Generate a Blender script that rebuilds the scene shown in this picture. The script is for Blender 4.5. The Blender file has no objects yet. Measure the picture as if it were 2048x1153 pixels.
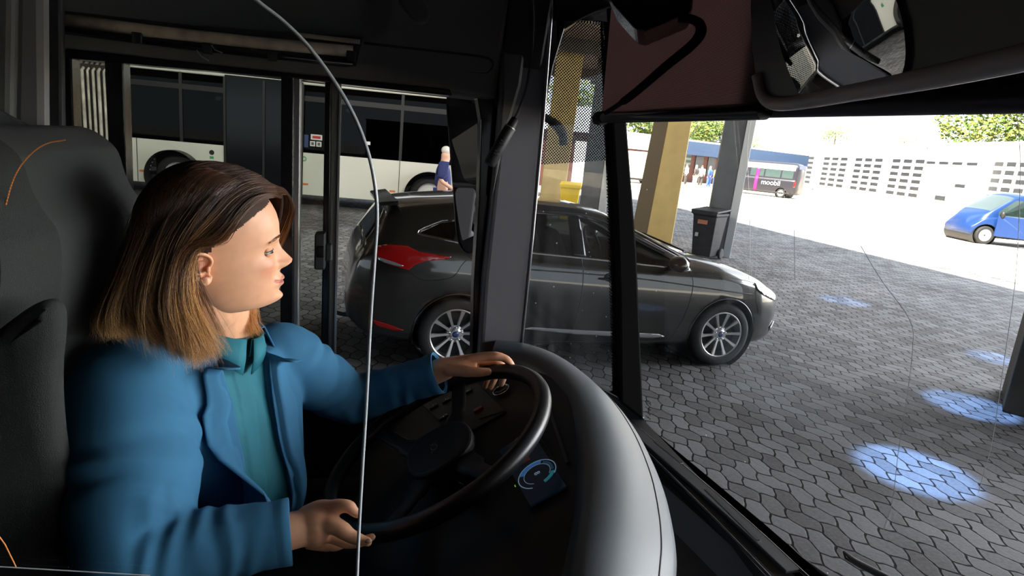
import bpy, bmesh, math, random
import numpy as np
from mathutils import Vector, Matrix
from mathutils.bvhtree import BVHTree

# ------------------------------------------------------------------ camera, world, sun, exposure
SC = bpy.context.scene
COL = SC.collection
F_PX = 1267.0
TH, RO, PSI = math.radians(12.62), math.radians(5.29), math.radians(14.0)
CAM = Vector((0, 0, 1.94))
FW = Vector((math.sin(PSI)*math.cos(TH), math.cos(PSI)*math.cos(TH), -math.sin(TH)))
_r0 = Vector((math.cos(PSI), -math.sin(PSI), 0)); _u0 = _r0.cross(FW)
RT = _r0*math.cos(RO) + _u0*math.sin(RO)
UP = RT.cross(FW)
cd = bpy.data.cameras.new('camera'); cam = bpy.data.objects.new('camera', cd); COL.objects.link(cam)
cd.sensor_width = 36; cd.lens = F_PX/2048*36; cd.clip_start = 0.02; cd.clip_end = 500
cam.matrix_world = Matrix(((RT.x, UP.x, -FW.x, CAM.x), (RT.y, UP.y, -FW.y, CAM.y), (RT.z, UP.z, -FW.z, CAM.z), (0, 0, 0, 1)))
SC.camera = cam

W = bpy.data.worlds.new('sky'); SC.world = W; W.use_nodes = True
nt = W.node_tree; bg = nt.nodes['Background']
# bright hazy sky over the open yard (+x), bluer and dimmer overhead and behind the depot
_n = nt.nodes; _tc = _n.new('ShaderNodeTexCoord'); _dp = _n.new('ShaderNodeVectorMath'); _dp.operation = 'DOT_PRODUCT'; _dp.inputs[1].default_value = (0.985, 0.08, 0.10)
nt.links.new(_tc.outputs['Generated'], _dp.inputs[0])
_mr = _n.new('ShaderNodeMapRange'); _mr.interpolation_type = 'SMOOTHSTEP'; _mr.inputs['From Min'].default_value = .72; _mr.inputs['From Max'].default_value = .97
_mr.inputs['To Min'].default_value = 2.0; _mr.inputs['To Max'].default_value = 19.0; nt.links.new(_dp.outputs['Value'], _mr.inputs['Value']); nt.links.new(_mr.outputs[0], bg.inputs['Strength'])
_cr0 = _n.new('ShaderNodeMapRange'); _cr0.inputs['From Min'].default_value = .35; _cr0.inputs['From Max'].default_value = .95; nt.links.new(_dp.outputs['Value'], _cr0.inputs['Value'])
_mx0 = _n.new('ShaderNodeMix'); _mx0.data_type = 'RGBA'; _mx0.inputs[6].default_value = (.80, .89, 1, 1); _mx0.inputs[7].default_value = (.96, .97, 1.0, 1)
nt.links.new(_cr0.outputs[0], _mx0.inputs[0]); nt.links.new(_mx0.outputs[2], bg.inputs['Color'])

SUN_DIR = Vector((0.55, 0.28, -0.82)).normalized()
sl = bpy.data.lights.new('sun', 'SUN'); sl.energy = 32.0; sl.angle = math.radians(0.6); sl.color = (1.0, 0.93, 0.80)
sun = bpy.data.objects.new('sun', sl); COL.objects.link(sun)
sun.rotation_euler = SUN_DIR.to_track_quat('-Z', 'Y').to_euler()

SC.view_settings.view_transform = 'Standard'; SC.view_settings.look = 'None'
SC.view_settings.exposure = 0.0; SC.view_settings.gamma = 1.0; SC.view_settings.use_curve_mapping = False
try:
    SC.cycles.max_bounces = 10; SC.cycles.diffuse_bounces = 4; SC.cycles.glossy_bounces = 4
    SC.cycles.transparent_max_bounces = 16; SC.cycles.transmission_bounces = 6
    SC.cycles.caustics_reflective = False; SC.cycles.caustics_refractive = False
    SC.cycles.sample_clamp_indirect = 20.0
except Exception:
    pass
R = random.Random(7)

# ------------------------------------------------------------------ placing helpers (pixel ray -> point in the place)
def ray(x, y): return FW*F_PX + RT*(x-1024) + UP*(576.5-y)
def DEP(x, y, d): return CAM + ray(x, y)*(d/F_PX)
def PLN(x, y, ax, v):
    r = ray(x, y); return CAM + r*((v-CAM[ax])/r[ax])
def PX(x, y, v): return PLN(x, y, 0, v)
def PY(x, y, v): return PLN(x, y, 1, v)
def PZ(x, y, v): return PLN(x, y, 2, v)
def PN(x, y, o, n):
    r = ray(x, y); return CAM + r*((Vector(o)-CAM).dot(n)/r.dot(n))

# ------------------------------------------------------------------ object helpers
def link(o, parent=None, label=None, cat=None, group=None, kind=None):
    COL.objects.link(o)
    if parent: o.parent = parent
    return tag(o, label, cat, group, kind)
def tag(o, label=None, cat=None, group=None, kind=None):
    if label: o['label'] = label
    if cat: o['category'] = cat
    if group: o['group'] = group
    if kind: o['kind'] = kind
    return o
def empty(name, loc=(0, 0, 0), rz=0, label=None, cat=None, group=None, kind=None):
    o = bpy.data.objects.new(name, None); o.location = loc; o.rotation_euler = (0, 0, rz); o.empty_display_size = .1
    return link(o, None, label, cat, group, kind)

class MB:
    """collects geometry for one mesh"""
    def __init__(s): s.v = []; s.f = []; s.m = []; s.mi = 0
    def add(s, v, f):
        n = len(s.v); s.v += [tuple(p) for p in v]; s.f += [tuple(i+n for i in q) for q in f]; s.m += [s.mi]*len(f); return s
    def box(s, c, d, M=None):
        c = Vector(c); v = []
        for x in (-.5, .5):
            for y in (-.5, .5):
                for z in (-.5, .5):
                    p = Vector((x*d[0], y*d[1], z*d[2]))
                    if M: p = M @ p
                    v.append(c+p)
        return s.add(v, [(0, 1, 3, 2), (4, 6, 7, 5), (0, 4, 5, 1), (2, 3, 7, 6), (0, 2, 6, 4), (1, 5, 7, 3)])
    def bar(s, a, b, w, h=None, up=(0, 0, 1)):
        a = Vector(a); b = Vector(b); h = h or w; t = (b-a).normalized()
        x = t.cross(Vector(up)).normalized(); y = x.cross(t)
        v = [p+x*(sx*w/2)+y*(sy*h/2) for p in (a, b) for sx, sy in ((-1, -1), (1, -1), (1, 1), (-1, 1))]
        return s.add(v, [(0, 3, 2, 1), (4, 5, 6, 7), (0, 1, 5, 4), (1, 2, 6, 5), (2, 3, 7, 6), (3, 0, 4, 7)])
    def prism(s, pts, off):
        n = len(pts); pts = [Vector(p) for p in pts]; off = Vector(off)
        v = pts+[p+off for p in pts]
        f = [tuple(range(n))[::-1], tuple(range(n, 2*n))]+[(i, (i+1) % n, (i+1) % n+n, i+n) for i in range(n)]
        return s.add(v, f)
    def tube(s, path, r, seg=10, cap=True, flat=None, ref=(0, 0, 1)):
        """r: number or list; flat: ratio of the second axis, ref: direction of that axis"""
        P = [Vector(p) for p in path]; n = len(P)
        rr = r if isinstance(r, (list, tuple)) else [r]*n
        fl = flat if isinstance(flat, (list, tuple)) else [flat or 1.0]*n
        v = []; prev = None
        for i, p in enumerate(P):
            t = (P[min(i+1, n-1)]-P[max(i-1, 0)]).normalized()
            if prev is None:
                q = Vector(ref); q = q-t*q.dot(t)
                if q.length < 1e-4: q = Vector((1, 0.1, 0)); q = q-t*q.dot(t)
            else: q = prev-t*prev.dot(t)
            q.normalize(); prev = q; b = t.cross(q)
            for k in range(seg):
                a = 2*math.pi*k/seg
                v.append(p+q*(math.cos(a)*rr[i]*fl[i])+b*(math.sin(a)*rr[i]))
        f = [(i*seg+k, i*seg+(k+1) % seg, (i+1)*seg+(k+1) % seg, (i+1)*seg+k) for i in range(n-1) for k in range(seg)]
        if cap: f += [tuple(range(seg))[::-1], tuple(range((n-1)*seg, n*seg))]
        return s.add(v, f)
    def grid(s, rows, close=False):
        m = len(rows[0]); v = [p for r in rows for p in r]
        f = [(i*m+k, i*m+(k+1) % m, (i+1)*m+(k+1) % m, (i+1)*m+k) for i in range(len(rows)-1) for k in range(m if close else m-1)]
        return s.add(v, f)
    def ball(s, c, r, seg=14, rings=9, M=None):
        c = Vector(c); r = (r, r, r) if not isinstance(r, (tuple, list)) else r
        rows = []
        for i in range(rings+1):
            a = math.pi*i/rings; row = []
            for k in range(seg):
                b = 2*math.pi*k/seg
                p = Vector((r[0]*math.sin(a)*math.cos(b), r[1]*math.sin(a)*math.sin(b), r[2]*math.cos(a)))
                row.append(c+(M @ p if M else p))
            rows.append(row)
        return s.grid(rows, True)
    def lathe(s, prof, c=(0, 0, 0), M=None, seg=32):
        rows = []
        for r, z in prof:
            row = []
            for k in range(seg):
                a = 2*math.pi*k/seg; p = Vector((r*math.cos(a), r*math.sin(a), z))
                row.append(Vector(c)+(M @ p if M else p))
            rows.append(row)
        return s.grid(rows, True)
    def mesh(s, name):
        me = bpy.data.meshes.new(name); me.from_pydata(s.v, [], s.f); me.update()
        return me
    def build(s, name, mats, parent=None, smooth=False, bevel=0, label=None, cat=None, group=None, kind=None, recalc=True, seg=2):
        me = s.mesh(name)
        bm = bmesh.new(); bm.from_mesh(me)
        for i, f in enumerate(bm.faces): f.material_index = s.m[i]
        bmesh.ops.remove_doubles(bm, verts=bm.verts, dist=1e-5)
        if recalc: bmesh.ops.recalc_face_normals(bm, faces=bm.faces)
        for f in bm.faces: f.smooth = bool(smooth)
        bm.to_mesh(me); bm.free()
        if smooth and smooth is not True:
            try: me.set_sharp_from_angle(angle=math.radians(smooth))
            except Exception: pass
        for m in (mats if isinstance(mats, (list, tuple)) else [mats]): me.materials.append(m)
        o = bpy.data.objects.new(name, me)
        if bevel:
            b = o.modifiers.new('bevel', 'BEVEL'); b.width = bevel; b.segments = seg; b.limit_method = 'ANGLE'; b.angle_limit = math.radians(35)
        return link(o, parent, label, cat, group, kind)

def cr(pts, n=8, closed=False):
    """Catmull-Rom through points (any dimension)"""
    P = [np.array(tuple(p), float) for p in pts]; m = len(P); out = []
    rng = range(m if closed else m-1)
    for i in rng:
        p0 = P[(i-1) % m] if closed or i > 0 else 2*P[0]-P[1]
        p1 = P[i]; p2 = P[(i+1) % m]
        p3 = P[(i+2) % m] if closed or i+2 < m else 2*P[-1]-P[-2]
        for k in range(n):
            t = k/n
            out.append(.5*((2*p1)+(-p0+p2)*t+(2*p0-5*p1+4*p2-p3)*t*t+(-p0+3*p1-3*p2+p3)*t**3))
    if not closed: out.append(P[-1])
    return out
def crv(pts, n=8, closed=False): return [Vector(p) for p in cr(pts, n, closed)]

def remesh(mbs, voxel, smooth=4, factor=.5):
    """one continuous surface from overlapping closed pieces"""
    mb = MB()
    for m in mbs: mb.add(m.v, m.f)
    me = mb.mesh('tmp'); bm = bmesh.new(); bm.from_mesh(me)
    bmesh.ops.remove_doubles(bm, verts=bm.verts, dist=1e-6)
    bmesh.ops.recalc_face_normals(bm, faces=bm.faces); bm.to_mesh(me); bm.free()
    o = bpy.data.objects.new('tmp', me); COL.objects.link(o)
    r = o.modifiers.new('r', 'REMESH'); r.mode = 'VOXEL'; r.voxel_size = voxel; r.use_smooth_shade = True
    if smooth:
        q = o.modifiers.new('s', 'SMOOTH'); q.iterations = smooth; q.factor = factor
    dg = bpy.context.evaluated_depsgraph_get(); dg.update()
    res = bpy.data.meshes.new_from_object(o.evaluated_get(dg))
    bpy.data.objects.remove(o); bpy.data.meshes.remove(me)
    return res
def mesh_obj(name, me, mats, parent=None, smooth=True, **k):
    idx = [0]*len(me.polygons); me.polygons.foreach_get('material_index', idx)
    me.materials.clear()
    for m in (mats if isinstance(mats, (list, tuple)) else [mats]): me.materials.append(m)
    if isinstance(mats, (list, tuple)): me.polygons.foreach_set('material_index', idx)
    else: me.polygons.foreach_set('material_index', [0]*len(idx))
    me.polygons.foreach_set('use_smooth', [bool(smooth)]*len(me.polygons))
    o = bpy.data.objects.new(name, me); return link(o, parent, **k)
def co_get(me):
    a = np.empty(len(me.vertices)*3); me.vertices.foreach_get('co', a); return a.reshape(-1, 3)
def co_set(me, a):
    me.vertices.foreach_set('co', a.ravel()); me.update()

# ------------------------------------------------------------------ materials
def mat(name, col, rough=.5, metal=0, spec=.5, noise=0, nscale=20, bump=0, bscale=200, coat=0, emit=None, es=0, sss=0, bdist=.002, stretch=None):
    m = bpy.data.materials.new(name); m.use_nodes = True; n = m.node_tree.nodes; L = m.node_tree.links; b = n['Principled BSDF']
    b.inputs['Base Color'].default_value = (*col, 1); b.inputs['Roughness'].default_value = rough
    b.inputs['Metallic'].default_value = metal; b.inputs['Specular IOR Level'].default_value = spec
    if coat: b.inputs['Coat Weight'].default_value = coat; b.inputs['Coat Roughness'].default_value = .04
    if emit: b.inputs['Emission Color'].default_value = (*emit, 1); b.inputs['Emission Strength'].default_value = es
    if sss:
        b.inputs['Subsurface Weight'].default_value = sss; b.inputs['Subsurface Radius'].default_value = (.012, .004, .002); b.inputs['Subsurface Scale'].default_value = 1.0
    if noise or bump:
        tc = n.new('ShaderNodeTexCoord'); src = tc.outputs['Object']
        if stretch:
            mp = n.new('ShaderNodeMapping'); mp.inputs['Scale'].default_value = stretch; L.new(src, mp.inputs['Vector']); src = mp.outputs['Vector']
    if noise:
        t = n.new('ShaderNodeTexNoise'); t.inputs['Scale'].default_value = nscale; t.inputs['Detail'].default_value = 5; L.new(src, t.inputs['Vector'])
        r = n.new('ShaderNodeMapRange'); r.inputs['To Min'].default_value = 1-noise; r.inputs['To Max'].default_value = 1+noise; L.new(t.outputs['Fac'], r.inputs['Value'])
        r.inputs['From Min'].default_value = .3; r.inputs['From Max'].default_value = .7
        x = n.new('ShaderNodeMix'); x.data_type = 'RGBA'; x.blend_type = 'MULTIPLY'; x.inputs[0].default_value = 1
        x.inputs[6].default_value = (*col, 1); L.new(r.outputs[0], x.inputs[7]); L.new(x.outputs[2], b.inputs['Base Color'])
    if bump:
        t = n.new('ShaderNodeTexNoise'); t.inputs['Scale'].default_value = bscale; t.inputs['Detail'].default_value = 3; L.new(src, t.inputs['Vector'])
        u = n.new('ShaderNodeBump'); u.inputs['Strength'].default_value = bump; u.inputs['Distance'].default_value = bdist
        L.new(t.outputs['Fac'], u.inputs['Height']); L.new(u.outputs[0], b.inputs['Normal'])
    return m
def glass_mat(name, tint=(1, 1, 1), refl=.08, dirt=0, dots=None, rough=0.0, film=0):
    """thin pane: lets light straight through, mirrors a little, may carry dirt specks or a printed dot screen"""
    m = bpy.data.materials.new(name); m.use_nodes = True; n = m.node_tree.nodes; L = m.node_tree.links
    for q in list(n): n.remove(q)
    out = n.new('ShaderNodeOutputMaterial'); tr = n.new('ShaderNodeBsdfTransparent'); tr.inputs[0].default_value = (*tint, 1)
    gl = n.new('ShaderNodeBsdfGlossy'); gl.inputs['Roughness'].default_value = rough; gl.inputs[0].default_value = (1, 1, 1, 1)
    fr = n.new('ShaderNodeLayerWeight'); fr.inputs['Blend'].default_value = .25
    mr = n.new('ShaderNodeMapRange'); mr.inputs['To Min'].default_value = refl*.5; mr.inputs['To Max'].default_value = min(1, refl*6); L.new(fr.outputs['Fresnel'], mr.inputs['Value'])
    mx = n.new('ShaderNodeMixShader'); L.new(mr.outputs[0], mx.inputs[0]); L.new(tr.outputs[0], mx.inputs[1]); L.new(gl.outputs[0], mx.inputs[2])
    last = mx.outputs[0]
    tc = n.new('ShaderNodeTexCoord')
    def over(fac, col, r=.8):
        nonlocal last
        d = n.new('ShaderNodeBsdfDiffuse'); d.inputs[0].default_value = (*col, 1)
        tl = n.new('ShaderNodeBsdfTranslucent'); tl.inputs[0].default_value = (*col, 1)
        mm = n.new('ShaderNodeMixShader'); mm.inputs[0].default_value = .5; L.new(d.outputs[0], mm.inputs[1]); L.new(tl.outputs[0], mm.inputs[2])
        q = n.new('ShaderNodeMixShader'); L.new(fac, q.inputs[0]); L.new(last, q.inputs[1]); L.new(mm.outputs[0], q.inputs[2]); last = q.outputs[0]
    if dirt:
        v = n.new('ShaderNodeTexVoronoi'); v.inputs['Scale'].default_value = 42; L.new(tc.outputs['Object'], v.inputs['Vector'])
        mp = n.new('ShaderNodeMapRange'); mp.inputs['From Min'].default_value = .10; mp.inputs['From Max'].default_value = .06; L.new(v.outputs['Distance'], mp.inputs['Value'])
        sp = n.new('ShaderNodeSeparateColor'); L.new(v.outputs['Color'], sp.inputs[0])
        gt = n.new('ShaderNodeMath'); gt.operation = 'GREATER_THAN'; gt.inputs[1].default_value = 1-dirt; L.new(sp.outputs[0], gt.inputs[0])
        mu = n.new('ShaderNodeMath'); mu.operation = 'MULTIPLY'; L.new(mp.outputs[0], mu.inputs[0]); L.new(gt.outputs[0], mu.inputs[1])
        over(mu.outputs[0], (.75, .76, .78))
    if film:
        t = n.new('ShaderNodeTexNoise'); t.inputs['Scale'].default_value = 3; t.inputs['Detail'].default_value = 6
        mp0 = n.new('ShaderNodeMapping'); mp0.inputs['Scale'].default_value = (8, 8, 1); L.new(tc.outputs['Object'], mp0.inputs['Vector']); L.new(mp0.outputs[0], t.inputs['Vector'])
        mp = n.new('ShaderNodeMapRange'); mp.inputs['From Min'].default_value = .35; mp.inputs['From Max'].default_value = .75; mp.inputs['To Max'].default_value = film; L.new(t.outputs['Fac'], mp.inputs['Value'])
        over(mp.outputs[0], (.6, .62, .66))
    if dots:   # (pitch, radius) printed black dot screen in the x-z plane
        mp = n.new('ShaderNodeMapping'); mp.inputs['Rotation'].default_value = (0, math.radians(45), 0); mp.inputs['Scale'].default_value = (1/dots[0],)*3; L.new(tc.outputs['Object'], mp.inputs['Vector'])
        fx = n.new('ShaderNodeVectorMath'); fx.operation = 'FRACTION'; L.new(mp.outputs[0], fx.inputs[0])
        sb = n.new('ShaderNodeVectorMath'); sb.operation = 'SUBTRACT'; sb.inputs[1].default_value = (.5, .5, .5); L.new(fx.outputs[0], sb.inputs[0])
        ml = n.new('ShaderNodeVectorMath'); ml.operation = 'MULTIPLY'; ml.inputs[1].default_value = (1, 0, 1); L.new(sb.outputs[0], ml.inputs[0])
        ln = n.new('ShaderNodeVectorMath'); ln.operation = 'LENGTH'; L.new(ml.outputs[0], ln.inputs[0])
        lt = n.new('ShaderNodeMath'); lt.operation = 'LESS_THAN'; lt.inputs[1].default_value = dots[1]; L.new(ln.outputs['Value'], lt.inputs[0])
        d = n.new('ShaderNodeBsdfDiffuse'); d.inputs[0].default_value = (.012, .012, .012, 1)
        q = n.new('ShaderNodeMixShader'); L.new(lt.outputs[0], q.inputs[0]); L.new(last, q.inputs[1]); L.new(d.outputs[0], q.inputs[2]); last = q.outputs[0]
    L.new(last, out.inputs[0]); return m

M = {}
M['black'] = mat('black_plastic', (.010, .010, .011), .55, bump=.25, bscale=600)
M['black_gloss'] = mat('black_gloss', (.006, .006, .007), .18)
M['rubber'] = mat('rubber', (.012, .012, .013), .75)
M['panel'] = mat('charcoal_panel', (.095, .095, .088), .62, bump=.3, bscale=500)
M['pillar_trim'] = mat('grey_trim', (.125, .127, .145), .5, bump=.15, bscale=900)
M['dash'] = mat('dash_grey', (.085, .100, .116), .42, bump=.35, bscale=1400, bdist=.0005)
M['dash_dark'] = mat('dash_charcoal', (.035, .037, .042), .5, bump=.3, bscale=900, bdist=.0006)
M['alu'] = mat('brushed_metal', (.42, .42, .43), .35, metal=.9)
M['chrome'] = mat('chrome', (.85, .85, .86), .08, metal=1)
M['mirror'] = mat('mirror_glass', (.75, .75, .75), .01, metal=1)
M['fabric_beige'] = mat('beige_blind', (.55, .44, .32), .85, noise=.3, nscale=30)
M['seat'] = mat('seat_fabric', (.026, .028, .026), .9, bump=.5, bscale=900, noise=.15, nscale=400)
M['seat_dark'] = mat('seat_side_fabric', (.013, .014, .013), .9, bump=.5, bscale=700)
M['orange'] = mat('orange_thread', (.75, .24, .04), .6)
M['white'] = mat('white', (.8, .8, .8), .5)
M['red'] = mat('red', (.6, .03, .02), .4)
M['clear'] = glass_mat('clear_glass', (.95, .96, .96), .02)
M['side_glass'] = glass_mat('side_window_glass', (.78, .80, .78), .025)
M['quarter_glass'] = glass_mat('quarter_glass', (.84, .86, .88), .03, dirt=.40, film=.08)
M['dot_glass'] = glass_mat('dotted_glass', (.9, .9, .9), .05, dirt=.05, dots=(.0055, .36))
M['screen_glass'] = glass_mat('windscreen_glass', (.97, .98, .98), .012, dirt=.012)
M['acrylic'] = glass_mat('acrylic', (.97, .98, .98), .04)
M['acrylic_edge'] = mat('acrylic_edge', (.42, .46, .48), .3)
# ================================================================== the bus cab: shell, windows, pillars
YW = 1.60                                   # plane of the driver's side window
def st(name, mb, m, parent=None, **k):
    return mb.build(name, m, parent, kind=None if parent else 'structure', **k)
def pk(pts, y, dy): return MB().prism([PY(a, b, y) for a, b in pts], (0, dy, 0))   # panel in the side-wall plane

# side wall below the window, header panel above it
st('wall_left', MB().box((-.2, 1.64, .92), (2.0, .06, .63)).box((-.2, 1.60, .75), (1.5, .03, .10)).box((-.18, 1.60, 1.0), (1.4, .02, .06)), M['black'], bevel=.01)
hb = MB().prism([(-1.2, 1.57, 2.045), (-1.2, 1.54, 2.16), (-1.2, 1.44, 2.5), (-1.2, 1.70, 2.5), (-1.2, 1.70, 2.045)], (1.51, 0, 0))
st('trim_1', hb, M['panel'], bevel=.012)
st('trim_2', MB().prism([(.31, 1.575, 2.03), (.31, 1.45, 2.5), (.31, 1.7, 2.5), (.31, 1.7, 2.03)], (.10, 0, 0)), M['black'], bevel=.006)
# long recessed pill outline pressed into the header panel
def hdr(x, y, off=0):
    n = Vector((0, -.958, -.287)); return PN(x, y, Vector((0, 1.54, 2.16))+n*off, n)
pts = [(728, 86), (850, 100), (960, 113), (984, 124), (980, 140), (958, 146), (850, 135), (728, 120)]
MB().tube([hdr(a, b, -.001) for a, b in cr(pts, 6)], .0035, 8).build('header_groove', M['black'], bpy.data.objects['trim_1'], smooth=True)
st('ceiling', MB().box((-1.4, .3, 2.53), (4.6, 2.8, .06)), M['panel'])
st('floor', MB().box((-1.4, .3, .57), (4.6, 2.8, .06)), M['black'])
st('wall_front', MB().box((.80, .3, .90), (.06, 2.6, .58)), M['black'])
st('wall_right', MB().box((-1.40, -.98, 1.55), (4.5, .06, 1.98)), M['black'])  # unseen wall kept closed over the door glass to darken reflections
st('wall_behind', MB().box((-3.6, .3, 1.5), (.06, 2.7, 2.1)), M['black'])
st('wall_side', MB().box((-2.45, 1.66, 1.5), (2.4, .06, 2.1)), M['black'])
st('wall_back', MB().box((-1.22, 1.25, 1.55), (.05, .75, 1.95)), M['black'])

# grey rear pillar at the far left, behind the seat
st('trim_3', MB().prism([PY(*p, 1.42) for p in ((28, -60), (90, -60), (94, 560), (18, 560))], (0, .03, 0)), mat('grey_rear_pillar', (.16, .155, .15), .45), bevel=.02)
st('trim_4', MB().prism([PY(*p, 1.50) for p in ((76, -60), (122, -60), (128, 560), (82, 560))], (0, .02, 0)), M['black'], bevel=.006)
st('trim_5', MB().prism([PY(*p, 1.40) for p in ((-260, -60), (26, -60), (16, 560), (-260, 560))], (0, .1, 0)), M['panel'], bevel=.01)

# side window with two uprights, sliding pane and latch
w1 = empty('window_1', (0, 0, 0), kind='structure')
def bars(name, pts, m, dy=.045, y0=YW-.03, bevel=.003, parent=w1): return pk(pts, y0, dy).build(name, m, parent, bevel=bevel)
bars('window_frame', ((124, 96), (142, 98), (160, 640), (140, 640)), M['black_gloss'])
bars('window_edge_strip', ((116, 92), (119, 92), (130, 300), (127, 300)), M['alu'], .004, YW-.034, 0)
bars('window_post', ((208, 112), (246, 118), (262, 640), (232, 640)), M['black_gloss'])
bars('window_frame', ((562, 150), (588, 152), (585, 830), (560, 830)), M['black_gloss'])
bars('window_rail', ((588, 152), (602, 154), (596, 830), (585, 830)), M['alu'], .03, YW-.022)
bars('window_frame', ((650, 160), (663, 161), (657, 830), (640, 830)), M['black_gloss'])
bars('window_rail', ((662, 161), (681, 164), (667, 830), (654, 830)), M['panel'], .035, YW-.032)
bars('window_edge_strip', ((679, 164), (683, 164), (669, 830), (665, 830)), M['alu'], .01, YW-.036, 0)
bars('window_frame', ((900, 178), (1012, 185), (1000, 240), (985, 400), (968, 560), (966, 730), (944, 730), (948, 560), (958, 400), (962, 240), (955, 196), (905, 190)), M['black_gloss'], .05, YW-.01)
bars('window_frame', ((250, 800), (600, 810), (960, 800), (960, 836), (600, 838), (250, 830)), M['black'], .05, YW-.04)
bars('window_frame', ((130, 96), (600, 148), (900, 178), (905, 192), (681, 168), (600, 158), (130, 116)), M['black_gloss'], .05, YW-.04)
lt = MB().prism([PY(*p, YW-.06) for p in ((629, 468), (651, 466), (650, 541), (628, 540))], (0, .04, 0)).prism([PY(*p, YW-.055) for p in ((650, 489), (664, 490), (664, 524), (650, 524))], (0, .03, 0))
lt.build('latch', M['black'], w1, bevel=.004)
MB().prism([PY(*p, YW-.066) for p in ((634, 494), (648, 493), (648, 516), (634, 516))], (0, .01, 0)).build('latch_button', M['black_gloss'], w1, bevel=.002)
pk(((130, 100), (585, 150), (585, 815), (130, 815)), YW, .004).build('window_pane', M['side_glass'], w1)
pk(((590, 150), (662, 158), (655, 815), (588, 815)), YW+.012, .004).build('window_pane', M['side_glass'], w1)
pk(((670, 160), (1000, 190), (960, 815), (668, 815)), YW+.004, .004).build('window_pane', M['clear'], w1)

# broad grey A pillar with a pale front edge and a push stud
pil = [(1058, -80), (1108, -80), (1104, 30), (1088, 250), (1068, 470), (1042, 730), (958, 730), (968, 560), (985, 400), (1002, 240), (1030, 60)]
st('trim_6', MB().prism([PY(*p, YW-.05) for p in pil], (0, .09, 0)), M['pillar_trim'], bevel=.012, seg=3)
st('trim_7', MB().prism([PY(*p, YW-.057) for p in ((1002, -80), (1060, -80), (1060, 40), (1043, 170), (1008, 290), (985, 400), (1002, 192))], (0, .04, 0)), M['panel'], bevel=.008)
MB().lathe([(0, .006), (.006, .0055), (.009, .002), (.0095, -.01)], PY(996, 699, YW-.055), Matrix.Rotation(math.radians(90), 3, 'X')).build('stud', M['black_gloss'], bpy.data.objects['trim_6'], smooth=True)
MB().tube([PY(1104, -80, YW-.05), PY(1103, 30, YW-.05), PY(1086, 250, YW-.05), PY(1066, 470, YW-.05), PY(1041, 715, YW-.05)], .0035, 8).build('edge_bead', M['alu'], bpy.data.objects['trim_6'], smooth=True)  # bright bead stands in for the highlight along the pillar edge

# quarter window
w2 = empty('window_2', (0, 0, 0), kind='structure')
pk(((1040, 730), (1250, 815), (1240, 560), (1226, 330), (1206, 60), (1160, 42), (1128, 64), (1104, 150), (1088, 330)), YW+.02, .004).build('window_pane', M['quarter_glass'], w2)
pk(((1078, 330), (1232, 320), (1206, 45), (1160, 40), (1124, 66), (1096, 150)), YW+.012, .003).build('dotted_screen', M['dot_glass'], w2)
pk(((1212, 320), (1240, 320), (1246, 810), (1226, 802)), YW+.012, .003).build('dotted_screen', M['dot_glass'], w2)
fr = MB().prism([PY(*p, YW-.01) for p in ((1070, -80), (1130, -80), (1130, 58), (1108, 130), (1094, 200), (1082, 300), (1076, 300), (1086, 150))], (0, .05, 0))
fr.prism([PY(*p, YW-.01) for p in ((1110, -80), (1300, -80), (1260, 48), (1160, 40), (1124, 62), (1112, 100))], (0, .05, 0))
fr.prism([PY(*p, YW-.01) for p in ((1040, 712), (1140, 742), (1240, 796), (1290, 838), (1290, 870), (1040, 760))], (0, .05, 0))
fr.build('window_frame', M['black_gloss'], w2, bevel=.003)

# black corner post between quarter window and windscreen
XB = .80
def sx(z): return XB - (z-1.2)*.155          # windscreen rake
post = [(1216, -60), (1262, -60), (1254, 243), (1274, 500), (1288, 842), (1242, 806), (1240, 600), (1233, 400), (1224, 243)]
st('trim_8', MB().prism([PY(*p, YW-.02) for p in post], (0, .07, 0)), mat('post_black', (.004, .004, .004), .8, spec=.1), bevel=.006)

# windscreen (window_3): raked, gently curved pane, frit border, thin pale lines
w3 = empty('window_3', (0, 0, 0), kind='structure')
def ws(y, z):                                # point of the windscreen surface
    u = (y-.3)/1.35
    return Vector((XB+.16*(1-u*u)+.02-(z-1.2)*.155, y, z))
def WSP(x, y):                               # pixel ray meets the windscreen
    r = ray(x, y); t = .5/r.x
    for _ in range(30):
        p = CAM+r*t; t *= ws(p.y, p.z).x/p.x
    return CAM+r*t
rows = [[ws(-1.0+2.64*i/30, 1.02+1.38*j/12) for i in range(31)] for j in range(13)]
g = MB().grid(rows); g.grid([[p+Vector((.006, 0, .001)) for p in r] for r in rows])
g.build('window_pane', M['screen_glass'], w3, smooth=True)
base = [WSP(*p) for p in ((1256, 800), (1292, 846), (1345, 893), (1400, 938), (1500, 1022), (1560, 1072), (1640, 1145), (1750, 1235))]
def zat(y):
    for a, b in zip(base, base[1:]):
        if b.y <= y <= a.y: return a.z+(b.z-a.z)*(a.y-y)/(a.y-b.y)
    return base[0].z if y > base[0].y else base[-1].z
ys = [1.62-2.6*i/36 for i in range(37)]
MB().grid([[ws(y, zat(y)+.0)+Vector((-.004, 0, 0)) for y in ys], [ws(y, .95)+Vector((-.004, 0, 0)) for y in ys]]).build('frit_border', M['black_gloss'], w3, smooth=True)
hz = MB()
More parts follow.
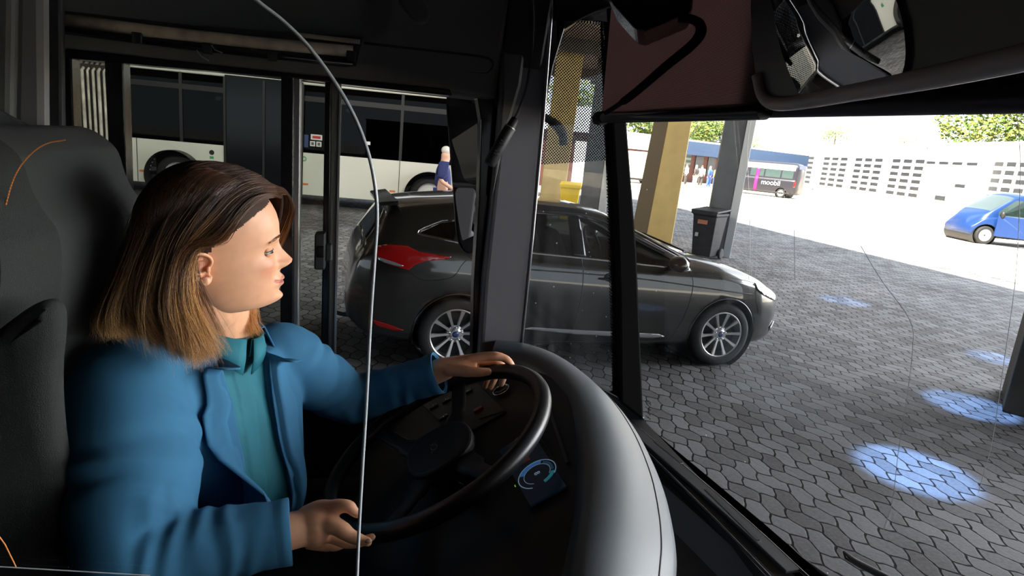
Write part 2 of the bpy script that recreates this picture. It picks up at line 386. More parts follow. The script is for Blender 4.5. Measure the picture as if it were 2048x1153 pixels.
for i, pl_ in enumerate((((1506, 232), (1497, 300), (1501, 400), (1503, 500), (1500, 560)), ((1720, 485), (1765, 560), (1822, 640), (1828, 700), (1812, 830), (1800, 900), (1788, 1000), (1770, 1060)),
            ((2036, 215), (2044, 330), (2036, 540), (2012, 720), (1988, 880), (1960, 985)), ((1578, 390), (1590, 440), (1592, 560)))):
    p = [WSP(*q)+Vector((-.003, 0, 0)) for q in cr(pl_, 5)]
    MB().tube(p, .00045, 5).build('crack', mat('crack_%d' % i, (.7, .7, .72), .3), w3)
# maker's text etched low in the corner
def text(body, size, loc, ex, ey, m, parent=None, depth=.0003, name='lettering', **k):
    c = bpy.data.curves.new(name, 'FONT'); c.body = body; c.size = size; c.extrude = depth; c.align_x = 'CENTER'; c.align_y = 'CENTER'
    o = bpy.data.objects.new(name, c); COL.objects.link(o)
    dg = bpy.context.evaluated_depsgraph_get(); me = bpy.data.meshes.new_from_object(o.evaluated_get(dg)); bpy.data.objects.remove(o)
    me.materials.clear(); me.materials.append(m)
    ex = Vector(ex).normalized(); ey = Vector(ey); ey = (ey-ex*ey.dot(ex)).normalized(); ez = ex.cross(ey)
    T = Matrix(((ex.x, ey.x, ez.x, loc[0]), (ex.y, ey.y, ez.y, loc[1]), (ex.z, ey.z, ez.z, loc[2]), (0, 0, 0, 1)))
    me.transform(T); q = bpy.data.objects.new(name, me); return link(q, parent, **k)
text('VDL', .013, WSP(1300, 806)+Vector((-.003, 0, 0)), (.15, -1, 0), (-.15, 0, 1), M['black_gloss'], w3)
for j in range(3): text('E1 43R 00', .006, WSP(1298, 818+j*9)+Vector((-.003, 0, 0)), (.15, -1, 0), (-.15, 0, 1), M['black_gloss'], w3)

# dashboard top, rails and demister slots along the windscreen
dt = MB()
rows = []
for i in range(37):
    y = ys[i]; e = ws(y, 1.2)
    rows.append([Vector((e.x-.42, y, 1.10)), Vector((e.x-.21, y, 1.13)), Vector((e.x-.165, y, 1.175)), Vector((e.x-.06, y, zat(y)-.012)), Vector((e.x-.02, y, zat(y)-.03)), Vector((e.x+.0, y, 1.0))])
dt.grid(rows)
dash = dt.build('trim_9', M['dash_dark'], smooth=30, kind='structure')
def dp(px, py, lift=.0):                      # pixel -> point just above the dash top
    p = PZ(px, py, 1.19+lift); return p
for pl_, r in ((((1203, 800), (1255, 838), (1345, 915), (1440, 995), (1530, 1075), (1610, 1150), (1680, 1210)), .0035), (((1196, 802), (1250, 862), (1340, 950), (1440, 1050), (1545, 1160), (1600, 1215)), .003)):
    MB().tube([dp(*q, .006) for q in pl_], r, 8).build('rail', M['black_gloss'], dash, smooth=True)
MB().prism([dp(*q, .001) for q in ((1212, 806), (1250, 838), (1345, 916), (1450, 1006), (1530, 1078), (1600, 1146), (1570, 1150), (1500, 1083), (1430, 1018), (1330, 930), (1240, 850))], (0, 0, .008)).build('rail_cover', M['dash_dark'], dash, bevel=.002)
for a, b in (((1310, 884), (1362, 926)), ((1412, 980), (1516, 1082))):
    A = dp(*a, .018); B = dp(*b, .018); d = (B-A).normalized(); s = Vector((-d.y, d.x, 0))*.0045
    MB().tube([A-s, B-s, B-s+(d*.004), B+s+(d*.004), B+s, A+s], .0011, 6).build('demister_slot', M['alu'], dash)
    MB().prism([A-s, B-s, B+s, A+s], (0, 0, .002)).build('demister_recess', M['black'], dash)

# wiper parked low outside
wp = empty('windscreen_wiper', WSP(1760, 1153)+Vector((.03, 0, 0)), label='black windscreen wiper parked outside at the lower right of the glass', cat='wiper')
def loc(o, v): return Vector(v)-o.location
wo = lambda p: loc(wp, PX(*p, 1.02))
MB().tube([wo((1688, 1104)), wo((1710, 1124)), wo((1760, 1150)), wo((1850, 1200))], [.003, .009, .010, .011], 8, flat=.7).build('wiper_arm', M['black'], wp, smooth=True)
MB().tube([wo((1688, 1104)), wo((1692, 1118)), wo((1722, 1136))], .003, 6).build('wiper_tip', M['rubber'], wp, smooth=True)
wq = lambda p: loc(wp, PX(*p, 1.0))
MB().tube([wq((1576, 1094)), wq((1600, 1118)), wq((1660, 1160)), wq((1700, 1185))], .006, 8).build('wiper_blade', M['rubber'], wp, smooth=True)

# ------------------------------------------------------------------ roller blind on the side window header
rb = empty('side_roller_blind', hdr(420, 85), label='rolled beige side blind in its dark box above the driver window', cat='blind')
rl = lambda x, y, o=0: loc(rb, hdr(x, y, o))
bx = MB().prism([rl(*p, .003) for p in ((98, 18), (400, 52), (726, 74), (712, 132), (690, 134), (400, 102), (100, 62))], Vector((0, -.004, -.001)))
bx.build('blind_box', M['black'], rb)
a0 = [rl(121, 38, .012), rl(300, 62, .012), rl(500, 84, .012), rl(706, 103, .012)]
MB().tube([a0[0]]+a0[1:], .0125, 16).build('blind_roll', M['fabric_beige'], rb, smooth=True)
MB().tube([rl(600, 70, .02), rl(720, 84, .02)], .005, 8).build('blind_flap', M['fabric_beige'], rb)
MB().tube([rl(98, 58, .02), rl(300, 84, .02), rl(500, 108, .02), rl(706, 128, .02)], .006, 10).build('pull_bar', M['black_gloss'], rb, smooth=True)
for q in ((275, 76), (415, 97), (545, 112), (702, 112)):
    MB().box(rl(*q, .022), (.02, .012, .022)).build('bracket', M['black'], rb, bevel=.002)
MB().tube([rl(392, 98, .022), rl(402, 112, .03), rl(418, 122, .03)], .0012, 6).build('pull_cord', M['alu'], rb)
MB().tube([rl(420, 86, .022), rl(430, 100, .03), rl(445, 106, .03)], .0012, 6).build('pull_cord', M['alu'], rb)

# coat hook above
ch = MB().prism([DEP(*p, 1.25) for p in ((780, -70), (850, -70), (845, -10), (862, 24), (856, 44), (838, 46), (822, 34), (800, 4))], (0, .03, 0))
ch.build('ceiling_bracket', M['panel'], bevel=.006, label='dark plastic bracket hanging from the cab ceiling above the header panel', cat='bracket')

# gooseneck microphone
gm = empty('gooseneck_microphone', DEP(1062, 0, 1.42), label='black gooseneck microphone hanging down beside the grey pillar', cat='microphone')
gl_ = lambda x, y, d=1.42: loc(gm, DEP(x, y, d))
MB().tube(crv([gl_(1060, -60), gl_(1066, 30), gl_(1063, 110), gl_(1054, 170), gl_(1040, 215), gl_(1028, 240)], 8), .0032, 10).build('gooseneck', mat('steel_hose', (.09, .09, .09), .35, metal=.6, bump=1, bscale=900), gm, smooth=True)
A = gl_(1030, 238); B = gl_(978, 330); D = (B-A)
MB().tube([A-D*.02, A+D*.0, A+D*.16, A+D*.2, A+D*.22, A+D*.97, B], [.006, .0085, .0105, .0125, .0135, .0140, .011], 20).build('capsule', M['black'], gm, smooth=50)
MB().tube([A+D*.185, A+D*.205], .0136, 20).build('collar_ring', M['alu'], gm)
side = Vector((0, -1, 0)); ax = D.normalized(); q = (side-ax*side.dot(ax)).normalized()
for k, t in enumerate((.50, .56, .72, .78)):
    MB().bar(A+D*t+q*.0135+ax.cross(q)*-.004, A+D*t+q*.0135+ax.cross(q)*.007, .0016).build('sound_slot', M['black_gloss'], gm)

# ------------------------------------------------------------------ roller blinds of the windscreen
blm = mat('woven_blind', (.20, .15, .15), .9)
_n = blm.node_tree.nodes; _L = blm.node_tree.links; _b = _n['Principled BSDF']
_tc = _n.new('ShaderNodeTexCoord'); _w = _n.new('ShaderNodeTexWave'); _w.bands_direction = 'Z'; _w.inputs['Scale'].default_value = 150; _w.inputs['Distortion'].default_value = .3
_L.new(_tc.outputs['Object'], _w.inputs['Vector']); _r = _n.new('ShaderNodeValToRGB'); _r.color_ramp.elements[0].color = (.05, .035, .037, 1); _r.color_ramp.elements[1].color = (.34, .24, .235, 1)
_L.new(_w.outputs['Fac'], _r.inputs[0]); _L.new(_r.outputs[0], _b.inputs['Base Color'])
_tl = _n.new('ShaderNodeBsdfTranslucent'); _L.new(_r.outputs[0], _tl.inputs[0]); _mx = _n.new('ShaderNodeMixShader'); _mx.inputs[0].default_value = .6
_L.new(_b.outputs[0], _mx.inputs[1]); _L.new(_tl.outputs[0], _mx.inputs[2]); _L.new(_mx.outputs[0], _n['Material Output'].inputs[0])
XR = .565
b0 = PX(1203, 232, XR); b1 = PX(1512, 222, XR)
wb_ = empty('windscreen_roller_blind', b0, label='reddish brown woven roller blind pulled down over the near corner of the windscreen', cat='blind')
t0 = PX(1196, -60, XR+.01); rows = [[b0+(b1-b0)*(i/12) for i in range(-0, 15)], None]
lo = [b0+(b1-b0)*(i/12)+Vector((0, 0, .0)) for i in range(15)]; hi = [p+Vector((-.01, 0, .34)) for p in lo]
gg = MB().grid([[loc(wb_, p) for p in lo], [loc(wb_, p) for p in hi]]); gg.grid([[loc(wb_, p+Vector((.002, 0, 0))) for p in lo], [loc(wb_, p+Vector((.002, 0, 0))) for p in hi]])
gg.build('blind_cloth', blm, wb_)
MB().tube([loc(wb_, PX(1200, 236, XR)), loc(wb_, PX(1530, 222, XR))], .013, 14).build('bottom_bar', M['black_gloss'], wb_, smooth=40)
MB().tube([loc(wb_, PX(1197, 237, XR)), loc(wb_, PX(1206, 236, XR))], .017, 14).build('bar_end_cap', M['rubber'], wb_, smooth=40)
wb2 = empty('front_sunshade', PX(1530, 200, XR+.03), label='dark sunshade across the windscreen behind the inside mirror', cat='sunshade')
s0 = PX(1512, 226, XR+.03); s1 = PX(2120, 208, XR+.03)
MB().prism([loc(wb2, p) for p in (s0, s1, s1+Vector((0, 0, .40)), s0+Vector((0, 0, .40)))], (.012, 0, 0)).build('shade_cloth', mat('dark_shade', (.016, .013, .022), .8), wb2)
MB().tube([loc(wb2, s0+Vector((0, 0, .006))), loc(wb2, s1+Vector((0, 0, .006)))], .014, 14).build('bottom_bar', mat('purple_black', (.022, .015, .030), .5), wb2, smooth=40)
lf = loc(wb2, PX(2000, 60, XR+.015)); 
MB().prism([loc(wb2, PX(*p, XR+.012)) for p in ((1996, 66), (2120, 30), (2120, -60), (2006, -60))], (.006, 0, 0)).build('mesh_patch', blm, wb2)

# dark folding arm crossing in front of the blind, black camera box above
arm = crv([PX(x, y, .515) for x, y in ((1212, 226), (1262, 192), (1330, 134), (1384, 90), (1402, 62), (1392, 42), (1355, 36), (1310, 48))], 8)
MB().tube(arm, [.006]*6+[.009]*(len(arm)-6), 10, flat=.8).build('blind_arm', mat('arm_black', (.006, .005, .005), .8, spec=.1), smooth=True, label='bent black rod running down from the camera box to the blind corner', cat='rod')
cb = MB().prism([DEP(*p, 1.05) for p in ((1196, -60), (1392, -60), (1384, 22), (1288, 62), (1272, 60), (1226, 8))], (.05, .10, -.006))
cb.build('dashboard_camera_box', M['black_gloss'], bevel=.006, label='angular black box fixed above the windscreen corner', cat='box')
st('trim_10', MB().prism([DEP(*p, 1.5) for p in ((1100, -60), (1230, -60), (1240, 10), (1192, 24), (1150, 44), (1112, 40))], (.03, .05, .02)), M['black'], bevel=.005)

# ------------------------------------------------------------------ inside mirror
im = empty('inside_mirror', DEP(1750, 60, .6), label='large dark inside mirror above the windscreen reflecting the white bus', cat='mirror')
mo = DEP(1700, 110, .62)
tocam = (CAM-mo).normalized(); tgt = Vector((-1.2, 16, .6)); tot = (tgt-mo).normalized()
mn = (tocam+tot).normalized()
def IM(x, y, off=0): return loc(im, PN(x, y, mo+mn*off, mn))
body = [(1500, -90), (1499, 20), (1503, 100), (1512, 170), (1522, 200), (1538, 215), (1570, 221), (1640, 213), (1800, 189), (1960, 160), (2150, 124), (2150, -90)]
hs = MB().prism([IM(*p) for p in body], -mn*.05)
hs.build('housing', mat('mirror_housing', (.022, .020, .022), .35), im, bevel=.006, seg=4)
MB().tube(crv([IM(x, y, .002) for x, y in ((1516, 150), (1530, 196), (1570, 208), (1700, 186), (1850, 158), (2000, 126), (2150, 92))], 6), .009, 12).build('lower_rim', mat('mirror_rim', (.75, .66, .62), .4), im, smooth=True)  # highlight on the housing's lower edge put into a light colour
gp = [(1540, -90), (1547, 20), (1562, 100), (1590, 172), (1602, 190), (1625, 190), (1700, 176), (1790, 157), (1806, 140), (1811, 100), (1804, 40), (1785, -20), (1760, -90)]
cen = sum((IM(*p, .004) for p in gp), Vector())/len(gp)
ring = [IM(*p, .004) for p in cr(gp, 4, True)]
rows = [[cen+mn*.003]*len(ring)]
for k in range(1, 9):
    t = k/8; rows.append([cen+(p-cen)*t+mn*(.003*(1-t*t)) for p in ring])
rows.append([p-mn*.004 for p in ring])
g = MB().grid(rows, True); g.build('mirror_glass', M['mirror'], im, smooth=50)
# ================================================================== instrument hood, steering wheel, panel
WC = DEP(872, 884, 1.27); TW = math.radians(31)
WN = Vector((-math.sin(TW), 0, math.cos(TW))); WE1 = Vector((0, 1, 0)); WE2 = Vector((math.cos(TW), 0, math.sin(TW)))
ih = empty('instrument_hood', PZ(1260, 1000, 1.0), label='curved blue-grey dashboard hood wrapping round the steering wheel', cat='dashboard')
IL = lambda v: loc(ih, v)
A = [(985, 703), (1040, 716), (1092, 745), (1133, 790), (1157, 845), (1170, 910), (1172, 980), (1162, 1050), (1150, 1120), (1138, 1220)]
B = [(1000, 700), (1076, 712), (1150, 742), (1222, 798), (1278, 872), (1318, 960), (1338, 1040), (1346, 1110), (1342, 1170), (1336, 1260)]
a3 = [PZ(x, y, 1.43) for x, y in cr(A, 6)]; b3 = [PZ(x, y, 1.37) for x, y in cr(B, 6)]
rows = []
for k, (a, b) in enumerate(zip(a3, b3)):
    row = []
    inw = (a-b); inw.z = 0; inw = inw.normalized() if inw.length > 1e-6 else Vector((-1, 0, 0))
    w = (a-b).length
    row += [a+inw*.022+Vector((0, 0, -.10)), a+inw*.012+Vector((0, 0, -.035)), a+inw*.004+Vector((0, 0, -.008))]
    for t in np.linspace(0, 1, 12):
        p = a.lerp(b, t); p.z += .30*w*(math.sin(math.pi*t**.85)) * .5
        row.append(p)
    row += [b-inw*.008+Vector((0, 0, -.012)), b-inw*.012+Vector((0, 0, -.05)), b-inw*.004+Vector((0, 0, -.27))]
    rows.append(row)
MB().grid([[IL(p) for p in r] for r in rows]).build('hood_shell', M['dash'], ih, smooth=True)
# seam along the outer border and the front joint
off = [a.lerp(b, .86) for a, b in zip(a3, b3)]
seam = []
for k, (a, b) in enumerate(zip(a3, b3)):
    w = (a-b).length; t = .86; p = a.lerp(b, t); p.z += .15*w*math.sin(math.pi*t**.85)+.0006; seam.append(IL(p))
MB().tube(seam[18:], .0012, 6).build('seam', M['black'], ih)
# dark facia inside the hood
PO = WC+WE2*.12-WN*.075
def IP(x, y, off=0): return PN(x, y, PO+WN*off, WN)
fac = [(985, 703), (1040, 716), (1092, 745), (1133, 790), (1157, 845), (1170, 910), (1172, 980), (1162, 1050), (1150, 1130), (1140, 1260), (700, 1300), (640, 1100), (690, 940), (800, 800), (880, 745)]
MB().prism([IL(IP(*p)) for p in fac], -WN*.04).build('facia', M['black'], ih)
# round switch with chrome ring (half under the hand)
vc = IP(1003, 782, .006)
MB().lathe([(.0, .001), (.019, .001), (.020, .004)], IL(vc), WN.to_track_quat('Z', 'Y').to_matrix()).build('round_vent', M['black_gloss'], ih, smooth=True)
rg = [vc+(WE1*math.cos(t)+WE2*math.sin(t))*.0205+WN*.003 for t in np.linspace(0, 2*math.pi, 33)]
MB().tube([IL(p) for p in rg], .0013, 8, cap=False).build('vent_ring', M['chrome'], ih, smooth=True)
# switch bank
bank = [(846, 812), (958, 770), (1014, 826), (918, 880)]
MB().prism([IL(IP(*p, .001)) for p in bank], WN*.004).build('switch_bank', M['dash_dark'], ih, bevel=.002)
def rocker(cx, cy, m, s=1.0):
    c = IP(cx, cy, .006); T = Matrix((WE1, WE2, WN)).transposed()
    MB().box(IL(c), (.012*s, .024*s, .008), T).build('rocker_switch', m, ih, bevel=.002)
for q in ((868, 815), (893, 803), (915, 793), (936, 785), (888, 836), (912, 826)): rocker(*q, M['black_gloss'])
for q in ((866, 811), (891, 799), (913, 789), (887, 833)):
    MB().box(IL(IP(*q, .0105)), (.006, .002, .0006), Matrix((WE1, WE2, WN)).transposed()).build('switch_mark', M['alu'], ih)
rocker(957, 820, M['red'], 1.0)
MB().tube([IL(IP(960, 838, .006)), IL(IP(1012, 822, .006))], .001, 6).build('trim_line', M['dash_dark'], ih)
# display
dsp = [(1000, 905), (1062, 862), (1134, 976), (1062, 1016)]
MB().prism([IL(IP(*p, .002)) for p in dsp], WN*.004).build('display', mat('display_glass', (.006, .007, .010), .12, emit=(.1, .25, .5), es=.012), ih)
dblue = mat('display_blue', (.01, .05, .15), .3, emit=(.05, .20, .55), es=.30); dcyan = mat('display_teal', (.01, .1, .12), .3, emit=(.04, .36, .42), es=.22); dpale = mat('display_pale', (.2, .3, .35), .3, emit=(.4, .6, .8), es=.22)
dexr = (IP(1134, 976)-IP(1062, 862)).normalized(); deyr = (IP(1062, 862)-IP(1000, 905)).normalized()
dc = IP(1074, 948, .0065)
def arc(r, a0, a1, w, m, name):
    pts = [dc+(WE1*math.cos(t)+WE2*math.sin(t))*r for t in np.linspace(math.radians(a0), math.radians(a1), 26)]
    MB().tube([IL(p) for p in pts], w, 6, flat=.25, ref=WN).build(name, m, ih)
arc(.037, -150, 130, .0010, dpale, 'gauge_ring'); arc(.031, -60, 30, .0045, dblue, 'gauge_band'); arc(.030, 40, 110, .003, mat('display_dim', (.01, .03, .06), .3, emit=(.03, .10, .2), es=.2), 'gauge_band'); arc(.026, -150, 130, .0006, dpale, 'gauge_ring')
arc(.032, 120, 170, .004, dcyan, 'gauge_band')
text('8', .016, IL(dc+WN*.001), -WE1, WE2, dpale, ih, name='gauge_digit')
MB().box(IL(dc+WE1*.0-WE2*.045), (.006, .002, .0006), Matrix((WE1, WE2, WN)).transposed()).build('telltale', mat('display_green', (.1, .3, .05), .3, emit=(.2, .6, .1), es=.5), ih)
MB().box(IL(dc+WE1*.058-WE2*.012), (.012, .026, .0006), Matrix((WE1, WE2, WN)).transposed()).build('telltale', mat('display_redglow', (.2, .03, .03), .3, emit=(.5, .12, .1), es=.05), ih)
MB().tube([IL(IP(1060, 1022, .004)), IL(IP(1136, 980, .004))], .0012, 6).build('bezel', M['dash_dark'], ih)
MB().tube([IL(IP(1066, 850, .004)), IL(IP(1140, 974, .004))], .0012, 6).build('bezel', M['dash_dark'], ih)
MB().tube([IL(IP(1092, 800, .006)), IL(IP(1136, 928, .006))], [.004, .004], 8).build('bezel', M['dash_dark'], ih)
# keys hanging from the ignition
ky = empty('key_ring', DEP(1150, 985, 1.12), label='small brass and steel keys hanging from the ignition beside the display', cat='keys')
k = lambda x, y, d=1.12: loc(ky, DEP(x, y, d))
MB().tube(crv([k(1150, 980), k(1152, 990), k(1146, 1008), k(1150, 992), k(1148, 981)], 5), .0011, 6).build('ring', mat('brass', (.5, .38, .12), .3, metal=1), ky)
MB().bar(k(1146, 1010), k(1139, 1028), .004, .0015).build('key', M['alu'], ky)
MB().bar(k(1138, 1032), k(1132, 1048), .006, .0015).build('key', M['chrome'], ky)
MB().bar(k(1142, 1036), k(1144, 1048), .003, .0015).build('key', M['alu'], ky)

# steering wheel
sw = empty('steering_wheel', WC, label='large black steering wheel the driver holds at its top', cat='steering wheel')
RW = .235
T3 = Matrix((WE1, WE2, WN)).transposed()
rim = [T3 @ Vector((RW*math.cos(t), RW*math.sin(t), 0)) for t in np.linspace(0, 2*math.pi, 97)[:-1]]
g = MB(); rows = []
for i in range(96):
    t = 2*math.pi*i/96; c = Vector((math.cos(t), math.sin(t), 0)); row = []
    for j in range(16):
        a = 2*math.pi*j/16; rr = .0165
        row.append(T3 @ (c*(RW+rr*math.cos(a))+Vector((0, 0, rr*1.05*math.sin(a)))))
    rows.append(row)
rows.append(rows[0]); g.grid(rows, True)
g.build('rim', mat('wheel_leather', (.018, .018, .020), .33, bump=.5, bscale=700, bdist=.0006), sw, smooth=True)
hub = [(-.075, .03), (-.05, .062), (.0, .072), (.05, .062), (.075, .03), (.08, -.02), (.06, -.06), (.0, -.075), (-.06, -.06), (-.08, -.02)]
MB().prism([T3 @ Vector((x, y, -.045)) for x, y in cr(hub, 4, True)], WN*.035).build('hub', M['black'], sw, bevel=.008, seg=3)
for s in (-1, 1):
    for (x0, y0, x1, y1) in ((.06, .035, .213, .085), (.055, -.045, .19, -.125)):
        p0 = T3 @ Vector((s*x0, y0, -.03)); p1 = T3 @ Vector((s*x1, y1, -.002))
        MB().tube(crv([p0, p0.lerp(p1, .5)-WN*.008, p1], 5), [.026]*4+[.018]*7, 10, flat=.35, ref=WN).build('spoke', M['black'], sw, smooth=True)
text('VDL', .022, loc(sw, WC)+T3 @ Vector((.0, -.01, -.009)), -WE1, WE2, mat('emblem_grey', (.18, .18, .18), .3), sw, name='emblem')
MB().tube([T3 @ Vector((0, 0, -.05)), T3 @ Vector((0, -.02, -.30))], [.05, .06], 20).build('column', M['black'], sw, smooth=40)
# stalks behind the wheel
for s in (-1, 1):
    MB().tube([T3 @ Vector((s*.05, .0, -.06)), T3 @ Vector((s*.17, .03, -.055))], [.007, .009], 10).build('stalk', M['black_gloss'], sw, smooth=True)

# ================================================================== driver's seat
se = empty('driver_seat', (-.5, 1.15, .6), label='dark grey high-backed driver seat with orange stitching', cat='seat')
out = [(-160, 300), (-60, 262), (30, 250), (84, 256), (130, 283), (156, 312), (172, 360), (190, 396), (212, 428), (220, 470), (217, 530), (203, 590), (190, 640), (186, 700), (150, 780), (118, 900), (130, 1020), (175, 1180), (220, 1400), (-160, 1400)]
def lobe(pts, y0, y1, r, m, name):
    """cushion: a side-view outline carried across, its edges rounded"""
    o2 = [PY(x, y, (y0+y1)/2) for x, y in pts]; c = sum(o2, Vector())/len(o2); rows = []
    N = 9
    for k in range(N+1):
        t = k/N*2-1; y = (y0+y1)/2+(y1-y0)/2*t; q = max(0, (abs(t)*(y1-y0)/2-((y1-y0)/2-r))/r); ins = r*(1-math.sqrt(max(0, 1-q*q)))
        row = []
        for i, p in enumerate(o2):
            a = o2[i-1]; b = o2[(i+1) % len(o2)]; tg = (b-a); nn = Vector((tg.z, 0, -tg.x)).normalized()
            if nn.dot(p-c) < 0: nn = -nn
            p2 = p-nn*ins; row.append(loc(se, (p2.x, y, p2.z)))
        rows.append(row)
    g = MB().grid(rows, True); g.add(rows[0], [tuple(range(len(o2)))]); g.add(rows[-1], [tuple(range(len(o2)))])
    return g.build(name, m, se, smooth=40)
lobe(cr(out, 3, True)[:-9], .93, 1.38, .05, M['seat'], 'backrest')
lobe(cr([(-160, 800), (-40, 692), (30, 636), (72, 608), (104, 600), (126, 618), (130, 660), (124, 720), (124, 800), (134, 900), (160, 1020), (190, 1180), (-160, 1250)], 3, True), .885, .935, .022, M['seat_dark'], 'side_bolster')
MB().box(loc(se, (-.25, 1.15, .98)), (.52, .5, .14)).build('seat_cushion', M['seat_dark'], se, bevel=.04, seg=4)
MB().box(loc(se, (-.28, 1.15, .75)), (.30, .3, .32)).build('seat_base', M['black'], se, bevel=.02)
P = crv([PY(x, y, .955) for x, y in ((0, 478), (12, 410), (30, 352), (58, 312), (92, 288), (132, 280))], 10)
g = MB()
for a, b in zip(P, P[1:]): g.tube([loc(se, a), loc(se, a.lerp(b, .75))], .0009, 5)
g.build('stitching', M['orange'], se)
P = [PY(x, y, .795) for x, y in ((-10, 1062), (10, 1090), (32, 1135))]
MB().tube([loc(se, p) for p in P], .0009, 5).build('stitching', M['orange'], se)

# ================================================================== clear partition beside the driver
YP = .52
ec = [tuple(p) for p in cr([(470, -40), (515, 2), (566, 42), (618, 94), (672, 168), (712, 240), (738, 312), (751, 380), (754, 440), (749, 520), (741, 640), (733, 800), (724, 950), (717, 1080), (712, 1210)], 5)]
pa = empty('clear_partition', PY(712, 1210, YP), label='clear acrylic driver screen with a pale curved edge in front of the driver', cat='screen')
e3 = [loc(pa, PY(*p, YP)) for p in ec]
MB().prism(e3+[loc(pa, PY(-400, 1300, YP)), loc(pa, PY(-400, -300, YP))], (0, .004, 0)).build('pane', M['acrylic'], pa)
MB().tube(e3, .0015, 8, flat=1.3, ref=(0, 1, 0)).build('polished_edge', M['acrylic_edge'], pa, smooth=True)
MB().tube([loc(pa, PY(-60, 1131, YP-.002)), loc(pa, PY(300, 1152, YP-.002))], .0005, 6).build('lower_edge', M['acrylic_edge'], pa)

# ================================================================== outside mirrors seen through the side window
om = empty('outside_mirror', PY(930, 350, 1.95), label='tall outside mirror hanging beyond the side window, two stacked glasses', cat='mirror')
YM = 1.95
def OM(x, y, d=0): return loc(om, PY(x, y, YM+d))
MB().prism([OM(*p) for p in cr([(893, 186), (925, 182), (968, 188), (975, 300), (970, 420), (962, 490), (945, 508), (926, 504), (912, 470), (905, 380), (897, 280)], 3, True)], (0.02, .09, 0)).build('housing', M['black_gloss'], om, bevel=.01)
def mglass(pts, n, name):
    p3 = [OM(*p, -.006) for p in cr(pts, 4, True)]; c = sum(p3, Vector())/len(p3); n = Vector(n).normalized()
    def tilt(p):
        q = p-c; q.y = -(q.x*n.x+q.z*n.z)/n.y; return c+q
    MB().prism([tilt(p) for p in p3], (0, .006, 0)).build(name, M['mirror'], om)
mglass([(904, 248), (918, 210), (935, 192), (952, 194), (955, 280), (954, 360), (925, 358), (914, 320), (904, 280)], (-.30, -.85, .40), 'mirror_glass')
mglass([(912, 378), (949, 380), (950, 440), (946, 486), (938, 496), (925, 480), (915, 430)], (.05, -1, -.10), 'wide_angle_glass')
MB().tube([OM(906, 370, -.02), OM(955, 372, -.02)], .008, 8).build('divider', M['black'], om)
MB().tube(crv([OM(940, 200), OM(975, 170), OM(1010, 150, -.1), loc(om, (.42, 1.66, 2.10))], 4), .015, 8).build('mirror_arm', M['black'], om, smooth=True)
# the hook-shaped mirror bracket seen in the quarter window
hk = crv([PY(1030, 228, 1.62)]+[PY(x, y, 1.9) for x, y in ((1050, 228), (1085, 234), (1108, 246), (1124, 266), (1128, 290))], 6)
MB().tube(hk, [.012]*18+[.014]*(len(hk)-18), 10).build('mirror_bracket', M['black'], smooth=True, label='curved black bracket outside the quarter window', cat='bracket')
